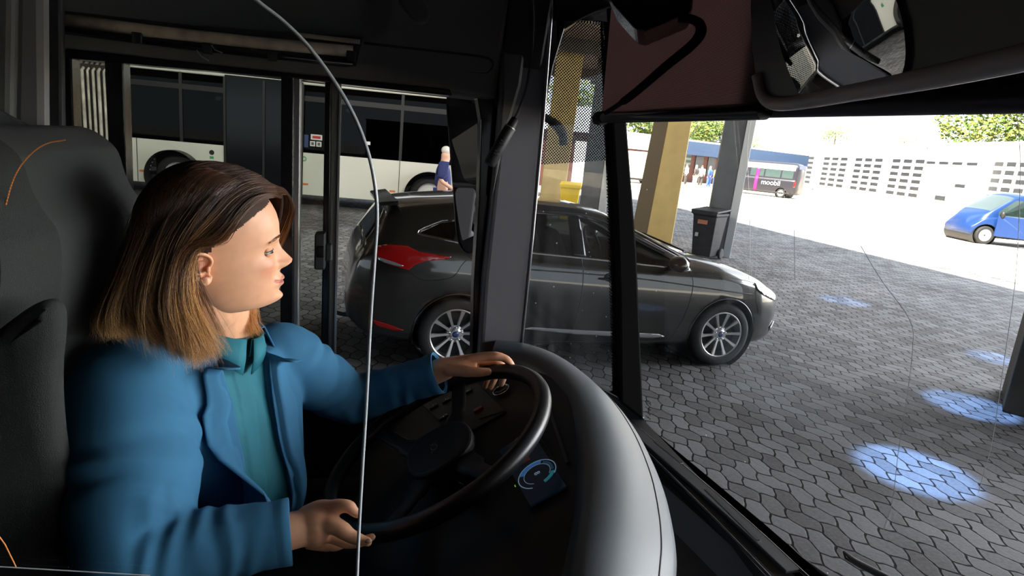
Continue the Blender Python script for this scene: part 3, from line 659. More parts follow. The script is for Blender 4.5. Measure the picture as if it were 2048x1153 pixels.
# ================================================================== yard, depot canopy, pillars
def paver_mat():
    m = bpy.data.materials.new('pavers'); m.use_nodes = True; n = m.node_tree.nodes; L = m.node_tree.links; b = n['Principled BSDF']
    tc = n.new('ShaderNodeTexCoord')
    def vm(op, a, bb=None, sc=None):
        q = n.new('ShaderNodeVectorMath'); q.operation = op
        for i, v in enumerate((a, bb)):
            if v is None: continue
            if isinstance(v, tuple): q.inputs[i].default_value = v
            else: L.new(v, q.inputs[i])
        if sc is not None: q.inputs['Scale'].default_value = sc
        return q
    def mt(op, a, bb=None, c=None):
        q = n.new('ShaderNodeMath'); q.operation = op
        for i, v in enumerate((a, bb, c)):
            if v is None: continue
            if isinstance(v, (int, float)): q.inputs[i].default_value = v
            else: L.new(v, q.inputs[i])
        return q.outputs[0]
    mp = n.new('ShaderNodeMapping'); mp.inputs['Rotation'].default_value = (0, 0, math.radians(-12)); mp.inputs['Scale'].default_value = (1/.135, 1/.215, 1); L.new(tc.outputs['Object'], mp.inputs['Vector'])
    sp = n.new('ShaderNodeSeparateXYZ'); L.new(mp.outputs[0], sp.inputs[0])
    wx = mt('MULTIPLY', mt('SINE', mt('MULTIPLY', sp.outputs[1], 2*math.pi*1.1547/2)), .12)
    nz = n.new('ShaderNodeTexNoise'); nz.inputs['Scale'].default_value = 2.2; L.new(mp.outputs[0], nz.inputs['Vector'])
    X = mt('ADD', mt('ADD', sp.outputs[0], wx), mt('MULTIPLY', mt('SUBTRACT', nz.outputs['Fac'], .5), .28))
    Y = mt('ADD', sp.outputs[1], mt('MULTIPLY', mt('SINE', mt('MULTIPLY', sp.outputs[0], 2*math.pi)), .05))
    def cell(ox, oy):
        x = mt('SUBTRACT', mt('FLOORED_MODULO', mt('ADD', X, ox), 1.0), .5)
        y = mt('SUBTRACT', mt('FLOORED_MODULO', mt('ADD', Y, oy), 1.7320508), .8660254)
        ax = mt('ABSOLUTE', x); ay = mt('ABSOLUTE', y)
        d = mt('MAXIMUM', ax, mt('ADD', mt('MULTIPLY', ax, .5), mt('MULTIPLY', ay, .8660254)))
        idx = mt('FLOOR', mt('ADD', X, ox)); idy = mt('FLOOR', mt('DIVIDE', mt('ADD', Y, oy), 1.7320508))
        return d, idx, idy
    d1, i1, j1 = cell(0, 0); d2, i2, j2 = cell(.5, .8660254)
    d = mt('MINIMUM', d1, d2); sel = mt('LESS_THAN', d1, d2)
    cmb = n.new('ShaderNodeCombineXYZ')
    def pick(a, c): return mt('ADD', mt('MULTIPLY', a, sel), mt('MULTIPLY', c, mt('SUBTRACT', 1, sel)))
    L.new(pick(i1, mt('ADD', i2, 37.3)), cmb.inputs[0]); L.new(pick(j1, mt('ADD', j2, 11.7)), cmb.inputs[1])
    wn = n.new('ShaderNodeTexWhiteNoise'); wn.noise_dimensions = '3D'; L.new(cmb.outputs[0], wn.inputs['Vector'])
    joint = n.new('ShaderNodeMapRange'); joint.inputs['From Min'].default_value = .445; joint.inputs['From Max'].default_value = .480; L.new(d, joint.inputs['Value'])
    big = n.new('ShaderNodeTexNoise'); big.inputs['Scale'].default_value = .6; big.inputs['Detail'].default_value = 7; L.new(tc.outputs['Object'], big.inputs['Vector'])
    fine = n.new('ShaderNodeTexNoise'); fine.inputs['Scale'].default_value = 45; fine.inputs['Detail'].default_value = 4; L.new(tc.outputs['Object'], fine.inputs['Vector'])
    val = mt('ADD', mt('ADD', mt('MULTIPLY', wn.outputs['Value'], .34), mt('MULTIPLY', big.outputs['Fac'], .7)), mt('MULTIPLY', fine.outputs['Fac'], .35))
    ramp = n.new('ShaderNodeValToRGB'); ramp.color_ramp.elements[0].position = .35; ramp.color_ramp.elements[0].color = (.058, .053, .052, 1)
    ramp.color_ramp.elements[1].position = .95; ramp.color_ramp.elements[1].color = (.25, .25, .262, 1); L.new(val, ramp.inputs[0])
    mx = n.new('ShaderNodeMix'); mx.data_type = 'RGBA'; L.new(joint.outputs[0], mx.inputs[0]); L.new(ramp.outputs[0], mx.inputs[6]); mx.inputs[7].default_value = (.008, .007, .006, 1)
    L.new(mx.outputs[2], b.inputs['Base Color']); b.inputs['Roughness'].default_value = .85; b.inputs['Specular IOR Level'].default_value = .12
    bp = n.new('ShaderNodeBump'); bp.inputs['Strength'].default_value = .6; bp.inputs['Distance'].default_value = .012
    L.new(mt('SUBTRACT', mt('MULTIPLY', fine.outputs['Fac'], .25), joint.outputs[0]), bp.inputs['Height']); L.new(bp.outputs[0], b.inputs['Normal'])
    return m
g = MB(); NX = 24
g.grid([[(-80+12*i, -60+12*j, 0) for i in range(24)] for j in range(22)])
g.build('ground', paver_mat(), kind='structure')
# open yard: sunlight put into a paler colour, edged along the canopy's shadow line
YE = [(8.9, -60), (8.9, 26), (-20, 26), (-20, 200), (190, 200), (190, -60)]
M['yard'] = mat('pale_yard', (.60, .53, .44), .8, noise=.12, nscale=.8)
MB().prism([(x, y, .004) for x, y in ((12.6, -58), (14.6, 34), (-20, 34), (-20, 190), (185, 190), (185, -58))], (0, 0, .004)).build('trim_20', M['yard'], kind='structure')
M['conc'] = mat('dark_concrete', (.10, .10, .10), .85, noise=.2, nscale=6)
# canopy roof
cz = 5.0; EX = 9.0
cr_ = MB()
holes = [(x, y) for x in (-1.0, 2.4) for y in (1.0, 7.0, 13.0)]
cr_.box((-13, 0, cz+.2), (44, 52, .4))
cr_.build('roof', mat('canopy_steel', (.17, .125, .09), .8), kind='structure')
fb = MB().box((EX+.15, 8, cz+.15), (.3, 36, .9)); fb.build('fascia', mat('fascia_dark', (.05, .045, .04), .8), kind='structure')
for i, y in enumerate((-6, 0, 6, 12, 18, 24)):
    b_ = MB().box((-10, y, cz-.18), (38, .3, .36)); b_.build('roof_beam', mat('beam_%d' % i, (.10, .09, .08), .8), kind='structure')
st('wall_rear', MB().box((-14, 26.2, 2.6), (27, .3, 5.2)), mat('depot_wall', (.035, .030, .026), .9, noise=.3, nscale=1.5))  # added dark wall behind the bus to darken its windows

def pillar(bx, tx, mf, ml, label, name='canopy_pillar', base=None, w=.5, yaw=0, d=.5, cat='pillar'):
    """tapering canopy pillar; base (x,y); leaning faces in two paints"""
    x, y = base
    o = empty(name, (x, y, 0), yaw, label, cat)
    g = MB()
    b0, b1, t0, t1 = bx[0], bx[1], tx[0], tx[1]
    MB().add([(b0, 0, 0), (b1, 0, 0), (b1, d, 0), (b0, d, 0), (t0, 0, cz), (t1, 0, cz), (t1, d, cz), (t0, d, cz)],
             [(0, 1, 5, 4), (1, 2, 6, 5), (2, 3, 7, 6), (3, 0, 4, 7), (0, 3, 2, 1), (4, 5, 6, 7)]).build('shaft', mf, o, bevel=.02)
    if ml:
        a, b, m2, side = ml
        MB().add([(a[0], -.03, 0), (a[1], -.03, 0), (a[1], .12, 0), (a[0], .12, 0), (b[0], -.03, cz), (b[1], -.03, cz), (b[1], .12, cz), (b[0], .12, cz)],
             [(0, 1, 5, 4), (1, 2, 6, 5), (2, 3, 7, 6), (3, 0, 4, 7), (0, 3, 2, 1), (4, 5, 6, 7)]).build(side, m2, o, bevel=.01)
    return o
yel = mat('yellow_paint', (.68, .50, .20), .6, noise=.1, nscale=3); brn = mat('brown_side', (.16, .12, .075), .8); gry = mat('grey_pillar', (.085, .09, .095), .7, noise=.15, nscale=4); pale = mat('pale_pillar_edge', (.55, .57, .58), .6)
p = PZ(1425, 520, 0)
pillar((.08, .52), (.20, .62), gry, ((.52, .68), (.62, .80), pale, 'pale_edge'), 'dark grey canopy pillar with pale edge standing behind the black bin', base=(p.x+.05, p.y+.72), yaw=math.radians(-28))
p = PZ(1312, 485, 0)
pillar((-.26, .36), (-.0, .46), yel, ((-.62, -.26), (-.28, -.0), brn, 'brown_side'), 'yellow canopy pillar seen through the windscreen just left of the black bin', base=(p.x, p.y), yaw=math.radians(-26))  # brown strip stands for a doubled reflection in the windscreen
p = PZ(1104, 402, .2)
pillar((-.40, .36), (-.30, .50), yel, None, 'yellow canopy pillar seen through the quarter window beside the grey cab pillar', base=(PY(1104, 402, 19.).x, 19.), yaw=math.radians(-16))
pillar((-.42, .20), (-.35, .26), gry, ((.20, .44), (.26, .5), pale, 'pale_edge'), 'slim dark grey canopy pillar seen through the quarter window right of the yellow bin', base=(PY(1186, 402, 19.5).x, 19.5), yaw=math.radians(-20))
p = PZ(2010, 826, 0)
pillar((-.02, .9), (.0, .8), mat('dark_brown_pillar', (.045, .035, .022), .8, noise=.3, nscale=5), None, 'massive dark brown pillar at the right edge beyond the windscreen', base=(p.x, p.y), yaw=math.radians(-50), d=.8)

# bluish ground patches from added spots without fittings under the roof
for i, a in enumerate(((1830, 942, .42, .30, 3600), (1690, 602, .42, .22, 1800), (1940, 812, .42, .26, 2600), (1995, 718, .35, .2, 2200))): 
    c = PZ(a[0], a[1], 0)
    l = bpy.data.lights.new('roof_spot', 'SPOT'); l.energy = a[4]; l.color = (.27, .50, 1.0); l.spot_size = 2*math.atan(a[2]/4.5); l.spot_blend = .45; l.shadow_soft_size = .05
    o = bpy.data.objects.new('roof_spot_light', l); o.location = (c.x, c.y, 4.5); o.rotation_euler = (0, 0, math.radians(-20)); COL.objects.link(o)

# added unseen lamps under the canopy to brighten the white bus
for i, x in enumerate((-6.0, -1.5, 3.0)):
    o = empty('strip_lamp', (x, 9.0, 4.62), 0, 'fluorescent strip lamp under the canopy in front of the white bus', 'lamp', 'strip lamps under the depot canopy')
    MB().box((0, 0, .06), (1.5, .16, .10)).build('lamp_housing', M['conc'], o)
    MB().tube([(-.7, 0, -.01), (.7, 0, -.01)], .02, 8).build('lamp_tube', mat('tube_%d' % i, (.8, .8, .8), .4, emit=(1, .95, .85), es=6), o)
    l = bpy.data.lights.new('strip_lamp_light', 'AREA'); l.shape = 'RECTANGLE'; l.size = 1.4; l.size_y = .2; l.energy = 250; l.color = (1, .95, .84)
    q_ = bpy.data.objects.new('strip_lamp_light', l); q_.location = (0, 0, -.05); q_.rotation_euler = (math.radians(58), 0, 0); COL.objects.link(q_); q_.parent = o

# ================================================================== wheeled bins
def bin_(loc3, yaw, m, ml, label, s=1.0):
    o = empty('wheelie_bin', loc3, yaw, label, 'bin'); o.scale = (s, s, s)
    rows = []
    for z, w, d in ((.06, .42, .44), (.5, .47, .52), (.92, .53, .60), (.96, .56, .64), (1.0, .56, .64)):
        rows.append([Vector((sx_*w/2, sy_*d/2, z)) for sx_, sy_ in ((-1, -1), (1, -1), (1, 1), (-1, 1))])
    g = MB().grid(rows, True); g.add(rows[0], [(0, 1, 2, 3)]); g.build('body', m, o, bevel=.02)
    MB().prism([(-.30, -.36, 1.0), (.30, -.36, 1.0), (.30, .38, 1.05), (-.30, .38, 1.05)], (0, 0, .05)).build('lid', m, o, bevel=.02)
    MB().box((0, -.33, .99), (.58, .06, .06)).build('lip', m, o, bevel=.01)
    MB().tube([(-.26, .42, 1.02), (.26, .42, 1.02)], .018, 8).build('handle', m, o)
    for s_ in (-1, 1):
        MB().lathe([(0, -.03), (.10, -.03), (.115, -.015), (.115, .015), (.10, .03), (0, .03)], (s_*.25, .26, .115), Matrix.Rotation(math.pi/2, 3, 'Y')).build('wheel', M['rubber'], o, smooth=40)
    if ml: MB().box((-.02, -.312, .80), (.22, .012, .09)).build('sticker', ml, o)
    if ml: MB().box((-.12, -.292, .52), (.07, .03, .08)).build('label_plate', M['alu'], o)
    return o
p = PZ(1408, 516, 0)
bin_((p.x, p.y, 0), math.radians(-54), mat('black_bin', (.010, .010, .013), .6, spec=.25), mat('bin_sticker', (.30, .11, .05), .6), 'black two-wheeled rubbish bin standing against the dark grey pillar', .96)
bin_(PY(1138, 408, 17.2)*1 if False else (PY(1138, 408, 17.0).x, 17.0, 0), math.radians(-20), mat('yellow_bin', (.85, .58, .01), .5), None, 'yellow wheelie bin beyond the grey car roof, seen through the quarter window', 1.0)

# ================================================================== vehicles
def interp(tab, x):
    xs = [t[0] for t in tab]; return float(np.interp(x, xs, [t[1] for t in tab]))
def sm(tab, x, h=.06): return (interp(tab, x-h)+2*interp(tab, x)+interp(tab, x+h))/4
def body_bm(T, nst=110, sub=4):
    x0, x1 = T['x']; xs = np.linspace(x0, x1, nst); rows = []
    for x in xs:
        zt, zb, w, bl, rz, ry = (sm(T[k], x, T.get('h', .06)) for k in ('top', 'bot', 'w', 'belt', 'rz', 'ry'))
        rz = min(rz, zt-.004); bl = min(bl, rz-.012); zb = min(zb, bl-.1)
        hgt = bl-zb
        ctl = [(0, zb), (w*.80, zb), (w*.955, zb+.10*hgt), (w*.99, zb+.32*hgt), (w, zb+.55*hgt), (w*.995, zb+.75*hgt), (w*.968, bl-.05*hgt), (w*.93, bl)]
        ctl += [(w*.93+(ry-w*.93)*.5+T.get('bulge', .012), (bl+rz)/2), (ry, rz)]
        ctl += [(ry*.82, rz+(zt-rz)*.62), (ry*.45, rz+(zt-rz)*.92), (0, zt)]
        c = cr(ctl, sub)
        half = [(float(p_[0]), float(p_[1])) for p_ in c]
        ring = [Vector((x, -a, z)) for a, z in half]+[Vector((x, a, z)) for a, z in half[-2:0:-1]]
        rows.append(ring)
    g = MB().grid(rows, True); n = len(rows[0])
    for r in (rows[0], rows[-1]): g.add(r, [tuple(range(n))])
    bm = bmesh.new(); me = g.mesh('t'); bm.from_mesh(me); bpy.data.meshes.remove(me)
    bmesh.ops.remove_doubles(bm, verts=bm.verts, dist=1e-5); bmesh.ops.recalc_face_normals(bm, faces=bm.faces)
    return bm
def inpoly(x, z, P):
    r = False; j = len(P)-1
    for i in range(len(P)):
        if (P[i][1] > z) != (P[j][1] > z) and x < (P[j][0]-P[i][0])*(z-P[i][1])/(P[j][1]-P[i][1])+P[i][0]: r = not r
        j = i
    return r
def bisect_poly(bm, P, ax=(0, 2)):
    xmin, xmax = min(p_[0] for p_ in P)-.05, max(p_[0] for p_ in P)+.05; zmin, zmax = min(p_[1] for p_ in P)-.05, max(p_[1] for p_ in P)+.05
    for i in range(len(P)):
        a, b = P[i], P[(i+1) % len(P)]
        fs = [f for f in bm.faces if any(xmin < v.co[ax[0]] < xmax and zmin < v.co[ax[1]] < zmax for v in f.verts)]
        geo = set(fs)
        for f in fs: geo.update(f.edges); geo.update(f.verts)
        co = [0, 0, 0]; co[ax[0]] = a[0]; co[ax[1]] = a[1]; no = [0, 0, 0]; no[ax[0]] = b[1]-a[1]; no[ax[1]] = -(b[0]-a[0])
        bmesh.ops.bisect_plane(bm, geom=list(geo), dist=1e-6, plane_co=co, plane_no=no)
def take(bm, cond, name, m, parent, solid=0):
    """split the faces that meet cond off into their own part"""
    fs = [f for f in bm.faces if cond(f)]
    if not fs: return None
    vm = {}; V = []; Fc = []
    for f in fs:
        q = []
        for v in f.verts:
            if v not in vm: vm[v] = len(V); V.append(v.co.copy())
            q.append(vm[v])
        Fc.append(q)
    bmesh.ops.delete(bm, geom=fs, context='FACES')
    o = MB().add(V, Fc).build(name, m, parent, smooth=True, recalc=False)
    return o
def arch(bm, cx, cz_, r, ymin):
    kill = [f for f in bm.faces if abs(f.calc_center_median().y) > ymin and math.hypot(f.calc_center_median().x-cx, f.calc_center_median().z-cz_) < r]
    bmesh.ops.delete(bm, geom=kill, context='FACES')
    for v in bm.verts:
        if abs(v.co.y) > ymin and v.is_boundary:
            dx, dz = v.co.x-cx, v.co.z-cz_; d = math.hypot(dx, dz)
            if d < r*1.25 and d > 1e-4 and v.co.z > .16:
                v.co.x = cx+dx*r/d; v.co.z = cz_+dz*r/d
def wheel(parent, cx, cy, R_, rim, side, spokes=10, badge=None, steel=False, w=.2):
    q = bpy.data.objects.new('wheel', None); q.location = (cx, cy, R_); q.rotation_euler = (math.pi/2*(1 if side < 0 else -1), 0, 0); link(q, parent)
    # local z points outward
    prof = [(rim*.98, -w*.4), (rim*1.03, -w*.5), (R_*.94, -w*.5), (R_*.995, -w*.38), (R_, -w*.2), (R_, w*.0), (R_*.992, w*.22), (R_*.955, w*.34), (R_*.88, w*.40), (rim*1.10, w*.40), (rim*1.03, w*.37), (rim*1.0, w*.30)]
    MB().lathe(prof, seg=56).build('tyre', M['rubber'], q, smooth=50)
    silver = M['rim']
    MB().lathe([(rim*1.02, w*.36), (rim*.99, w*.375), (rim*.955, w*.35), (rim*.94, w*.2), (rim*.93, -w*.3)], seg=56).build('rim', silver, q, smooth=40)
    MB().lathe([(0, -w*.1), (rim*.94, -w*.12)], seg=40).build('brake_backing', M['black'], q)
    if steel:
        MB().lathe([(0, w*.22), (rim*.22, w*.22), (rim*.3, w*.12), (rim*.6, w*.16), (rim*.8, w*.28), (rim*.97, w*.3)], seg=40).build('hub_cap', silver, q, smooth=40)
        MB().lathe([(0, w*.26), (rim*.14, w*.25), (rim*.16, w*.2)], seg=20).build('centre_cap', M['black'], q, smooth=True)
        return q
    for i in range(spokes):
        a = 2*math.pi*i/spokes+.05; c, s = math.cos(a), math.sin(a)
        T = Matrix(((c, -s, 0), (s, c, 0), (0, 0, 1)))
        pts = []
        for (r, hw, z) in ((.02, .013, w*.22), (rim*.35, .0125, w*.26), (rim*.70, .015, w*.31), (rim*.965, .021, w*.35)):
            pts.append((r, hw, z))
        V = []
        for r, hw, z in pts: V += [T @ Vector((r, -hw, z-.010)), T @ Vector((r, -hw*.7, z)), T @ Vector((r, hw*.7, z)), T @ Vector((r, hw, z-.010)), T @ Vector((r, hw*.8, z-.03)), T @ Vector((r, -hw*.8, z-.03))]
        fs = [(k*6+j, k*6+(j+1) % 6, (k+1)*6+(j+1) % 6, (k+1)*6+j) for k in range(3) for j in range(6)]
        MB().add(V, fs).build('spoke', silver, q)
    MB().lathe([(0, w*.30), (.036, w*.30), (.042, w*.26), (.075, w*.22), (.08, w*.1)], seg=30).build('hub', silver, q, smooth=40)
    for i in range(5):
        a = 2*math.pi*i/5+.3; MB().lathe([(0, .018), (.008, .017), (.0105, .010), (.0105, 0)], (.058*math.cos(a), .058*math.sin(a), w*.24), seg=10).build('wheel_nut', M['chrome'], q, smooth=True)
    if badge:
        MB().lathe([(0, w*.30+.004), (.027, w*.30+.003), (.03, w*.29)], seg=24).build('centre_cap', badge, q, smooth=True)
        text('Ford', .018, (0, 0, w*.30+.0045), (1, 0, 0), (0, 1, 0), M['chrome'], q, name='cap_lettering')
    return q
M['rim'] = mat('alloy', (.62, .62, .62), .3, metal=.75)
M['paint'] = mat('graphite_paint', (.046, .046, .042), .28, metal=.7, coat=1.0)
M['car_glass'] = glass_mat('car_glass', (.20, .22, .20), .10)
M['car_glass_clear'] = glass_mat('car_glass_clear', (.55, .60, .56), .10)
M['car_dark'] = mat('car_interior', (.02, .02, .021), .8)
M['lamp_red'] = mat('tail_lamp_red', (.38, .006, .006), .12, coat=1)
M['lamp_clear'] = mat('lamp_clear', (.55, .58, .62), .08, metal=.6, coat=1)

def project(bvh, poly_or_line, side, off):
    out = []
    for x, z in poly_or_line:
        h = bvh.ray_cast(Vector((x, side*3, z)), Vector((0, -side, 0)))
        if h[0] is None: h = bvh.find_nearest(Vector((x, side*.8, z)))
        out.append(h[0]+h[1]*off if h[1].y*side > 0 else h[0]-h[1]*off)
    return out
def seam_line(bvh, pts, side, name, m, parent, r=.004, off=0, n=10):
    P = project(bvh, [tuple(q) for q in cr(pts, n)], side, off); return MB().tube(P, r, 6).build(name, m, parent)
def patch(bvh, P, side, name, m, parent, off=.006, res=.02, th=.006):
    xs = [p_[0] for p_ in P]; zs = [p_[1] for p_ in P]
    nx = int((max(xs)-min(xs))/res)+2; nz = int((max(zs)-min(zs))/res)+2
    g = MB().grid([[(min(xs)+(max(xs)-min(xs))*i/nx, 0, min(zs)+(max(zs)-min(zs))*j/nz) for i in range(nx+1)] for j in range(nz+1)])
    bm = bmesh.new(); me = g.mesh('t'); bm.from_mesh(me); bpy.data.meshes.remove(me)
    bisect_poly(bm, P)
    bmesh.ops.delete(bm, geom=[f for f in bm.faces if not inpoly(f.calc_center_median().x, f.calc_center_median().z, P)], context='FACES')
    for v in bm.verts: v.co = project(bvh, [(v.co.x, v.co.z)], side, off)[0]
    me = bpy.data.meshes.new(name); bm.to_mesh(me); bm.free()
    o = mesh_obj(name, me, m, parent)
    if th: s_ = o.modifiers.new('solid', 'SOLIDIFY'); s_.thickness = th; s_.offset = 0
    return o

# ---- grey hatchback
P0 = Vector((.828, 5.116, 0)); CY = math.radians(3.64); CN = Vector((-math.sin(CY), math.cos(CY), 0))
car = empty('hatchback_car', P0+CN*.90, CY, 'dark grey five-door hatchback parked beside the bus with tow hook', 'car')
T = dict(x=(-.90, 3.50), h=.05,
    top=[(-.90, .60), (-.88, .86), (-.84, .98), (-.76, 1.06), (-.66, 1.24), (-.56, 1.375), (-.3, 1.415), (.2, 1.465), (.7, 1.485), (1.1, 1.475), (1.45, 1.415), (1.9, 1.235), (2.30, 1.065), (2.6, 1.01), (2.95, .93), (3.2, .85), (3.38, .765), (3.46, .70), (3.50, .60)],
    bot=[(-.90, .42), (-.8, .30), (-.5, .24), (0, .20), (2.6, .20), (3.2, .20), (3.45, .26), (3.5, .36)],
    w=[(-.90, .60), (-.86, .70), (-.75, .80), (-.5, .87), (-.1, .905), (.4, .905), (1.5, .90), (2.3, .895), (2.8, .89), (3.1, .84), (3.3, .76), (3.42, .66), (3.5, .50)],
    belt=[(-.90, .54), (-.86, .86), (-.8, .96), (-.6, 1.08), (-.2, 1.075), (.4, 1.03), (1.1, .985), (1.8, .945), (2.3, .92), (2.6, .90), (3.0, .82), (3.3, .72), (3.45, .62), (3.5, .52)],
    rz=[(-.90, .57), (-.84, .93), (-.76, 1.02), (-.6, 1.24), (-.45, 1.33), (0, 1.40), (.7, 1.43), (1.15, 1.405), (1.5, 1.32), (1.9, 1.15), (2.28, .985), (2.6, .945), (3.0, .87), (3.3, .77), (3.46, .66), (3.5, .56)],
    ry=[(-.90, .45), (-.8, .62), (-.55, .60), (0, .60), (.8, .60), (1.4, .61), (1.9, .68), (2.3, .76), (2.7, .76), (3.0, .70), (3.3, .58), (3.5, .35)])
bm = body_bm(T, 150, 4)
me = bpy.data.meshes.new('b'); bm.to_mesh(me)
bvh = BVHTree.FromBMesh(bm); 
side_win = [(2.20, .955), (1.14, 1.035), (1.10, 1.37), (1.30, 1.335), (1.62, 1.215), (1.95, 1.075)]
rear_win = [(1.02, 1.04), (.30, 1.09), (-.02, 1.125), (.06, 1.25), (.25, 1.335), (.6, 1.375), (1.00, 1.37)]
quart = [(-.06, 1.13), (-.34, 1.17), (-.16, 1.255), (.0, 1.28)]
for Pg, nm, mm in ((side_win, 'front_side_window', M['car_glass_clear']), (rear_win, 'rear_side_window', M['car_glass']), (quart, 'quarter_light', M['car_glass'])):
    bisect_poly(bm, Pg)
    for s in (-1, 1):
        take(bm, lambda f: inpoly(f.calc_center_median().x, f.calc_center_median().z, Pg) and f.calc_center_median().y*s > .3, nm, mm, car)
wsP = [(1.46, .60), (2.26, .73), (2.26, -.73), (1.46, -.60)]
def topz(f, zmin=1.0): return f.calc_center_median().z > zmin and f.normal.z > .25
bisect_poly(bm, wsP, (0, 1))
take(bm, lambda f: topz(f, .98) and inpoly(f.calc_center_median().x, f.calc_center_median().y, wsP), 'windscreen', M['car_glass_clear'], car)
bk = [(-.60, .54), (-.60, -.54), (-.755, -.60), (-.755, .60)]
bisect_poly(bm, bk, (0, 1))
take(bm, lambda f: f.calc_center_median().z > .98 and inpoly(f.calc_center_median().x, f.calc_center_median().y, bk), 'rear_window', mat('rear_glass', (.012, .012, .010), .06, coat=1), car)
arch(bm, 0, .32, .365, .55); arch(bm, 2.65, .32, .365, .55)
bmesh.ops.recalc_face_normals(bm, faces=bm.faces)
for f in bm.faces: f.smooth = True
me = bpy.data.meshes.new('body'); bm.to_mesh(me); bm.free()
body = mesh_obj('body', me, M['paint'], car); s_ = body.modifiers.new('solid', 'SOLIDIFY'); s_.thickness = .012; s_.offset = -1
for cx in (0, 2.65):
    MB().lathe([(.37, -.86), (.37, .86)], (cx, 0, .33), Matrix.Rotation(math.pi/2, 3, 'X'), 40).build('wheel_well', M['black'], car)
    MB().lathe([(0, -.62), (.37, -.62)], (cx, 0, .33), Matrix.Rotation(math.pi/2, 3, 'X'), 40).build('wheel_well', M['black'], car)
badge = mat('badge_blue', (.02, .05, .18), .2)
for cx in (0, 2.65):
    wheel(car, cx, -.80, .322, .225, -1, badge=badge); wheel(car, cx, .80, .322, .225, 1)
    # arch lips
    for s in (-1,):
        P = project(bvh, [(cx+.372*math.cos(a), .32+.372*math.sin(a)) for a in np.linspace(-.1, math.pi+.1, 40)], s, .0)
        MB().tube(P, .007, 8).build('arch_lip', M['paint'], car, smooth=True)
dk = M['black']
for s in (-1, 1):
    seam_line(bvh, [(1.10, 1.03), (1.11, .85), (1.10, .60), (1.07, .40), (1.02, .26)], s, 'door_gap', dk, car)
    seam_line(bvh, [(2.22, .94), (2.24, .80), (2.20, .55), (2.12, .33), (2.08, .26)], s, 'door_gap', dk, car)
    seam_line(bvh, [(2.08, .255), (1.5, .25), (.5, .255)], s, 'door_gap', dk, car, .004)
    seam_line(bvh, [(-.02, 1.10), (.10, .98), (.28, .80), (.42, .62), (.46, .45), (.48, .27)], s, 'door_gap', dk, car)
    seam_line(bvh, [(2.24, .945), (1.7, .985), (1.12, 1.022), (.6, 1.053), (.1, 1.095), (-.05, 1.115)], s, 'belt_trim', M['chrome'], car, .008)
    seam_line(bvh, [(-.05, 1.115), (-.36, 1.165), (-.18, 1.262), (-.1, 1.28)], s, 'belt_trim', M['chrome'], car, .006, n=4)
    seam_line(bvh, [(1.98, 1.09), (1.62, 1.235), (1.30, 1.352), (1.05, 1.39), (.6, 1.395), (.25, 1.355), (.02, 1.27)], s, 'window_trim', dk, car, .010)
    seam_line(bvh, [(2.95, .73), (2.3, .80), (1.7, .86), (1.0, .90), (.2, .93)], s, 'shoulder_crease', M['paint'], car, .007, -.002)
    patch(bvh, [(2.02, .31), (1.95, .335), (1.1, .375), (.66, .40), (.60, .385), (1.1, .335), (1.9, .292)], s, 'sill_highlight_strip', M['rim'], car, .004)  # silver trim strip along the sill
    patch(bvh, [(1.125, 1.03), (1.145, 1.03), (1.11, 1.37), (1.0, 1.37), (1.02, 1.04)], s, 'door_pillar', M['black_gloss'], car, .003, .03)
    # handles
    for hx, hz_ in ((1.36, .86), (.34, .91)):
        c = project(bvh, [(hx, hz_)], s, 0)[0]
        MB().ball(c+Vector((0, s*-.004, 0)), (.052, .012, .045)).build('handle_cup', dk, car, smooth=True)
        MB().tube([c+Vector((-.10, s*.006, -.006)), c+Vector((-.07, s*.034, -.002)), c+Vector((.06, s*.036, .002)), c+Vector((.10, s*.010, .004))], [.009, .015, .015, .009], 10, flat=.7).build('door_handle', M['paint'], car, smooth=True)
    # tail lamp, reflector, head lamp
    patch(bvh, [(-.70, 1.035), (-.58, 1.065), (-.44, 1.06), (-.36, 1.03), (-.09, 1.0), (-.12, .982), (-.30, .955), (-.38, .925), (-.43, .878), (-.60, .915), (-.70, .975)], s, 'tail_lamp', M['lamp_red'], car, .008, .02, .012)
    patch(bvh, [(-.67, .965), (-.54, .935), (-.47, .91), (-.50, .903), (-.62, .925), (-.67, .945)], s, 'reversing_lamp', M['lamp_clear'], car, .018, .02, .004)
    patch(bvh, [(-.70, .44), (-.54, .40), (-.44, .36), (-.52, .352), (-.66, .385)], s, 'rear_reflector', M['lamp_red'], car, .006)
    patch(bvh, [(2.98, .83), (3.15, .79), (3.34, .70), (3.40, .62), (3.28, .655), (3.1, .72), (3.0, .78)], s, 'head_lamp', M['lamp_clear'], car, .008, .02, .01)
    patch(bvh, [(3.30, .36), (3.38, .42), (3.42, .34), (3.36, .30)], s, 'fog_lamp', M['lamp_clear'], car, .01)
    seam_line(bvh, [(-.42, .86), (-.30, .80), (-.08, .83), (.0, .93), (.04, .98)], s, 'panel_gap', dk, car, .003)
    seam_line(bvh, [(2.98, .80), (3.0, .68), (3.05, .55)], s, 'panel_gap', dk, car, .0025)
    seam_line(bvh, [(2.3, .915), (2.7, .885), (3.05, .82), (3.3, .73)], s, 'panel_gap', dk, car, .003)
    # door mirror
    MB().ball((1.98, s*1.0, 1.03), (.085, .11, .075), 18, 12).build('door_mirror', M['paint'], car, smooth=True)
    MB().ball((2.015, s*1.03, 1.00), (.05, .085, .03), 14, 8).build('mirror_indicator', M['lamp_clear'], car, smooth=True)
    MB().tube([(2.0, s*.82, .96), (1.98, s*.93, .99)], .025, 8).build('mirror_foot', dk, car)
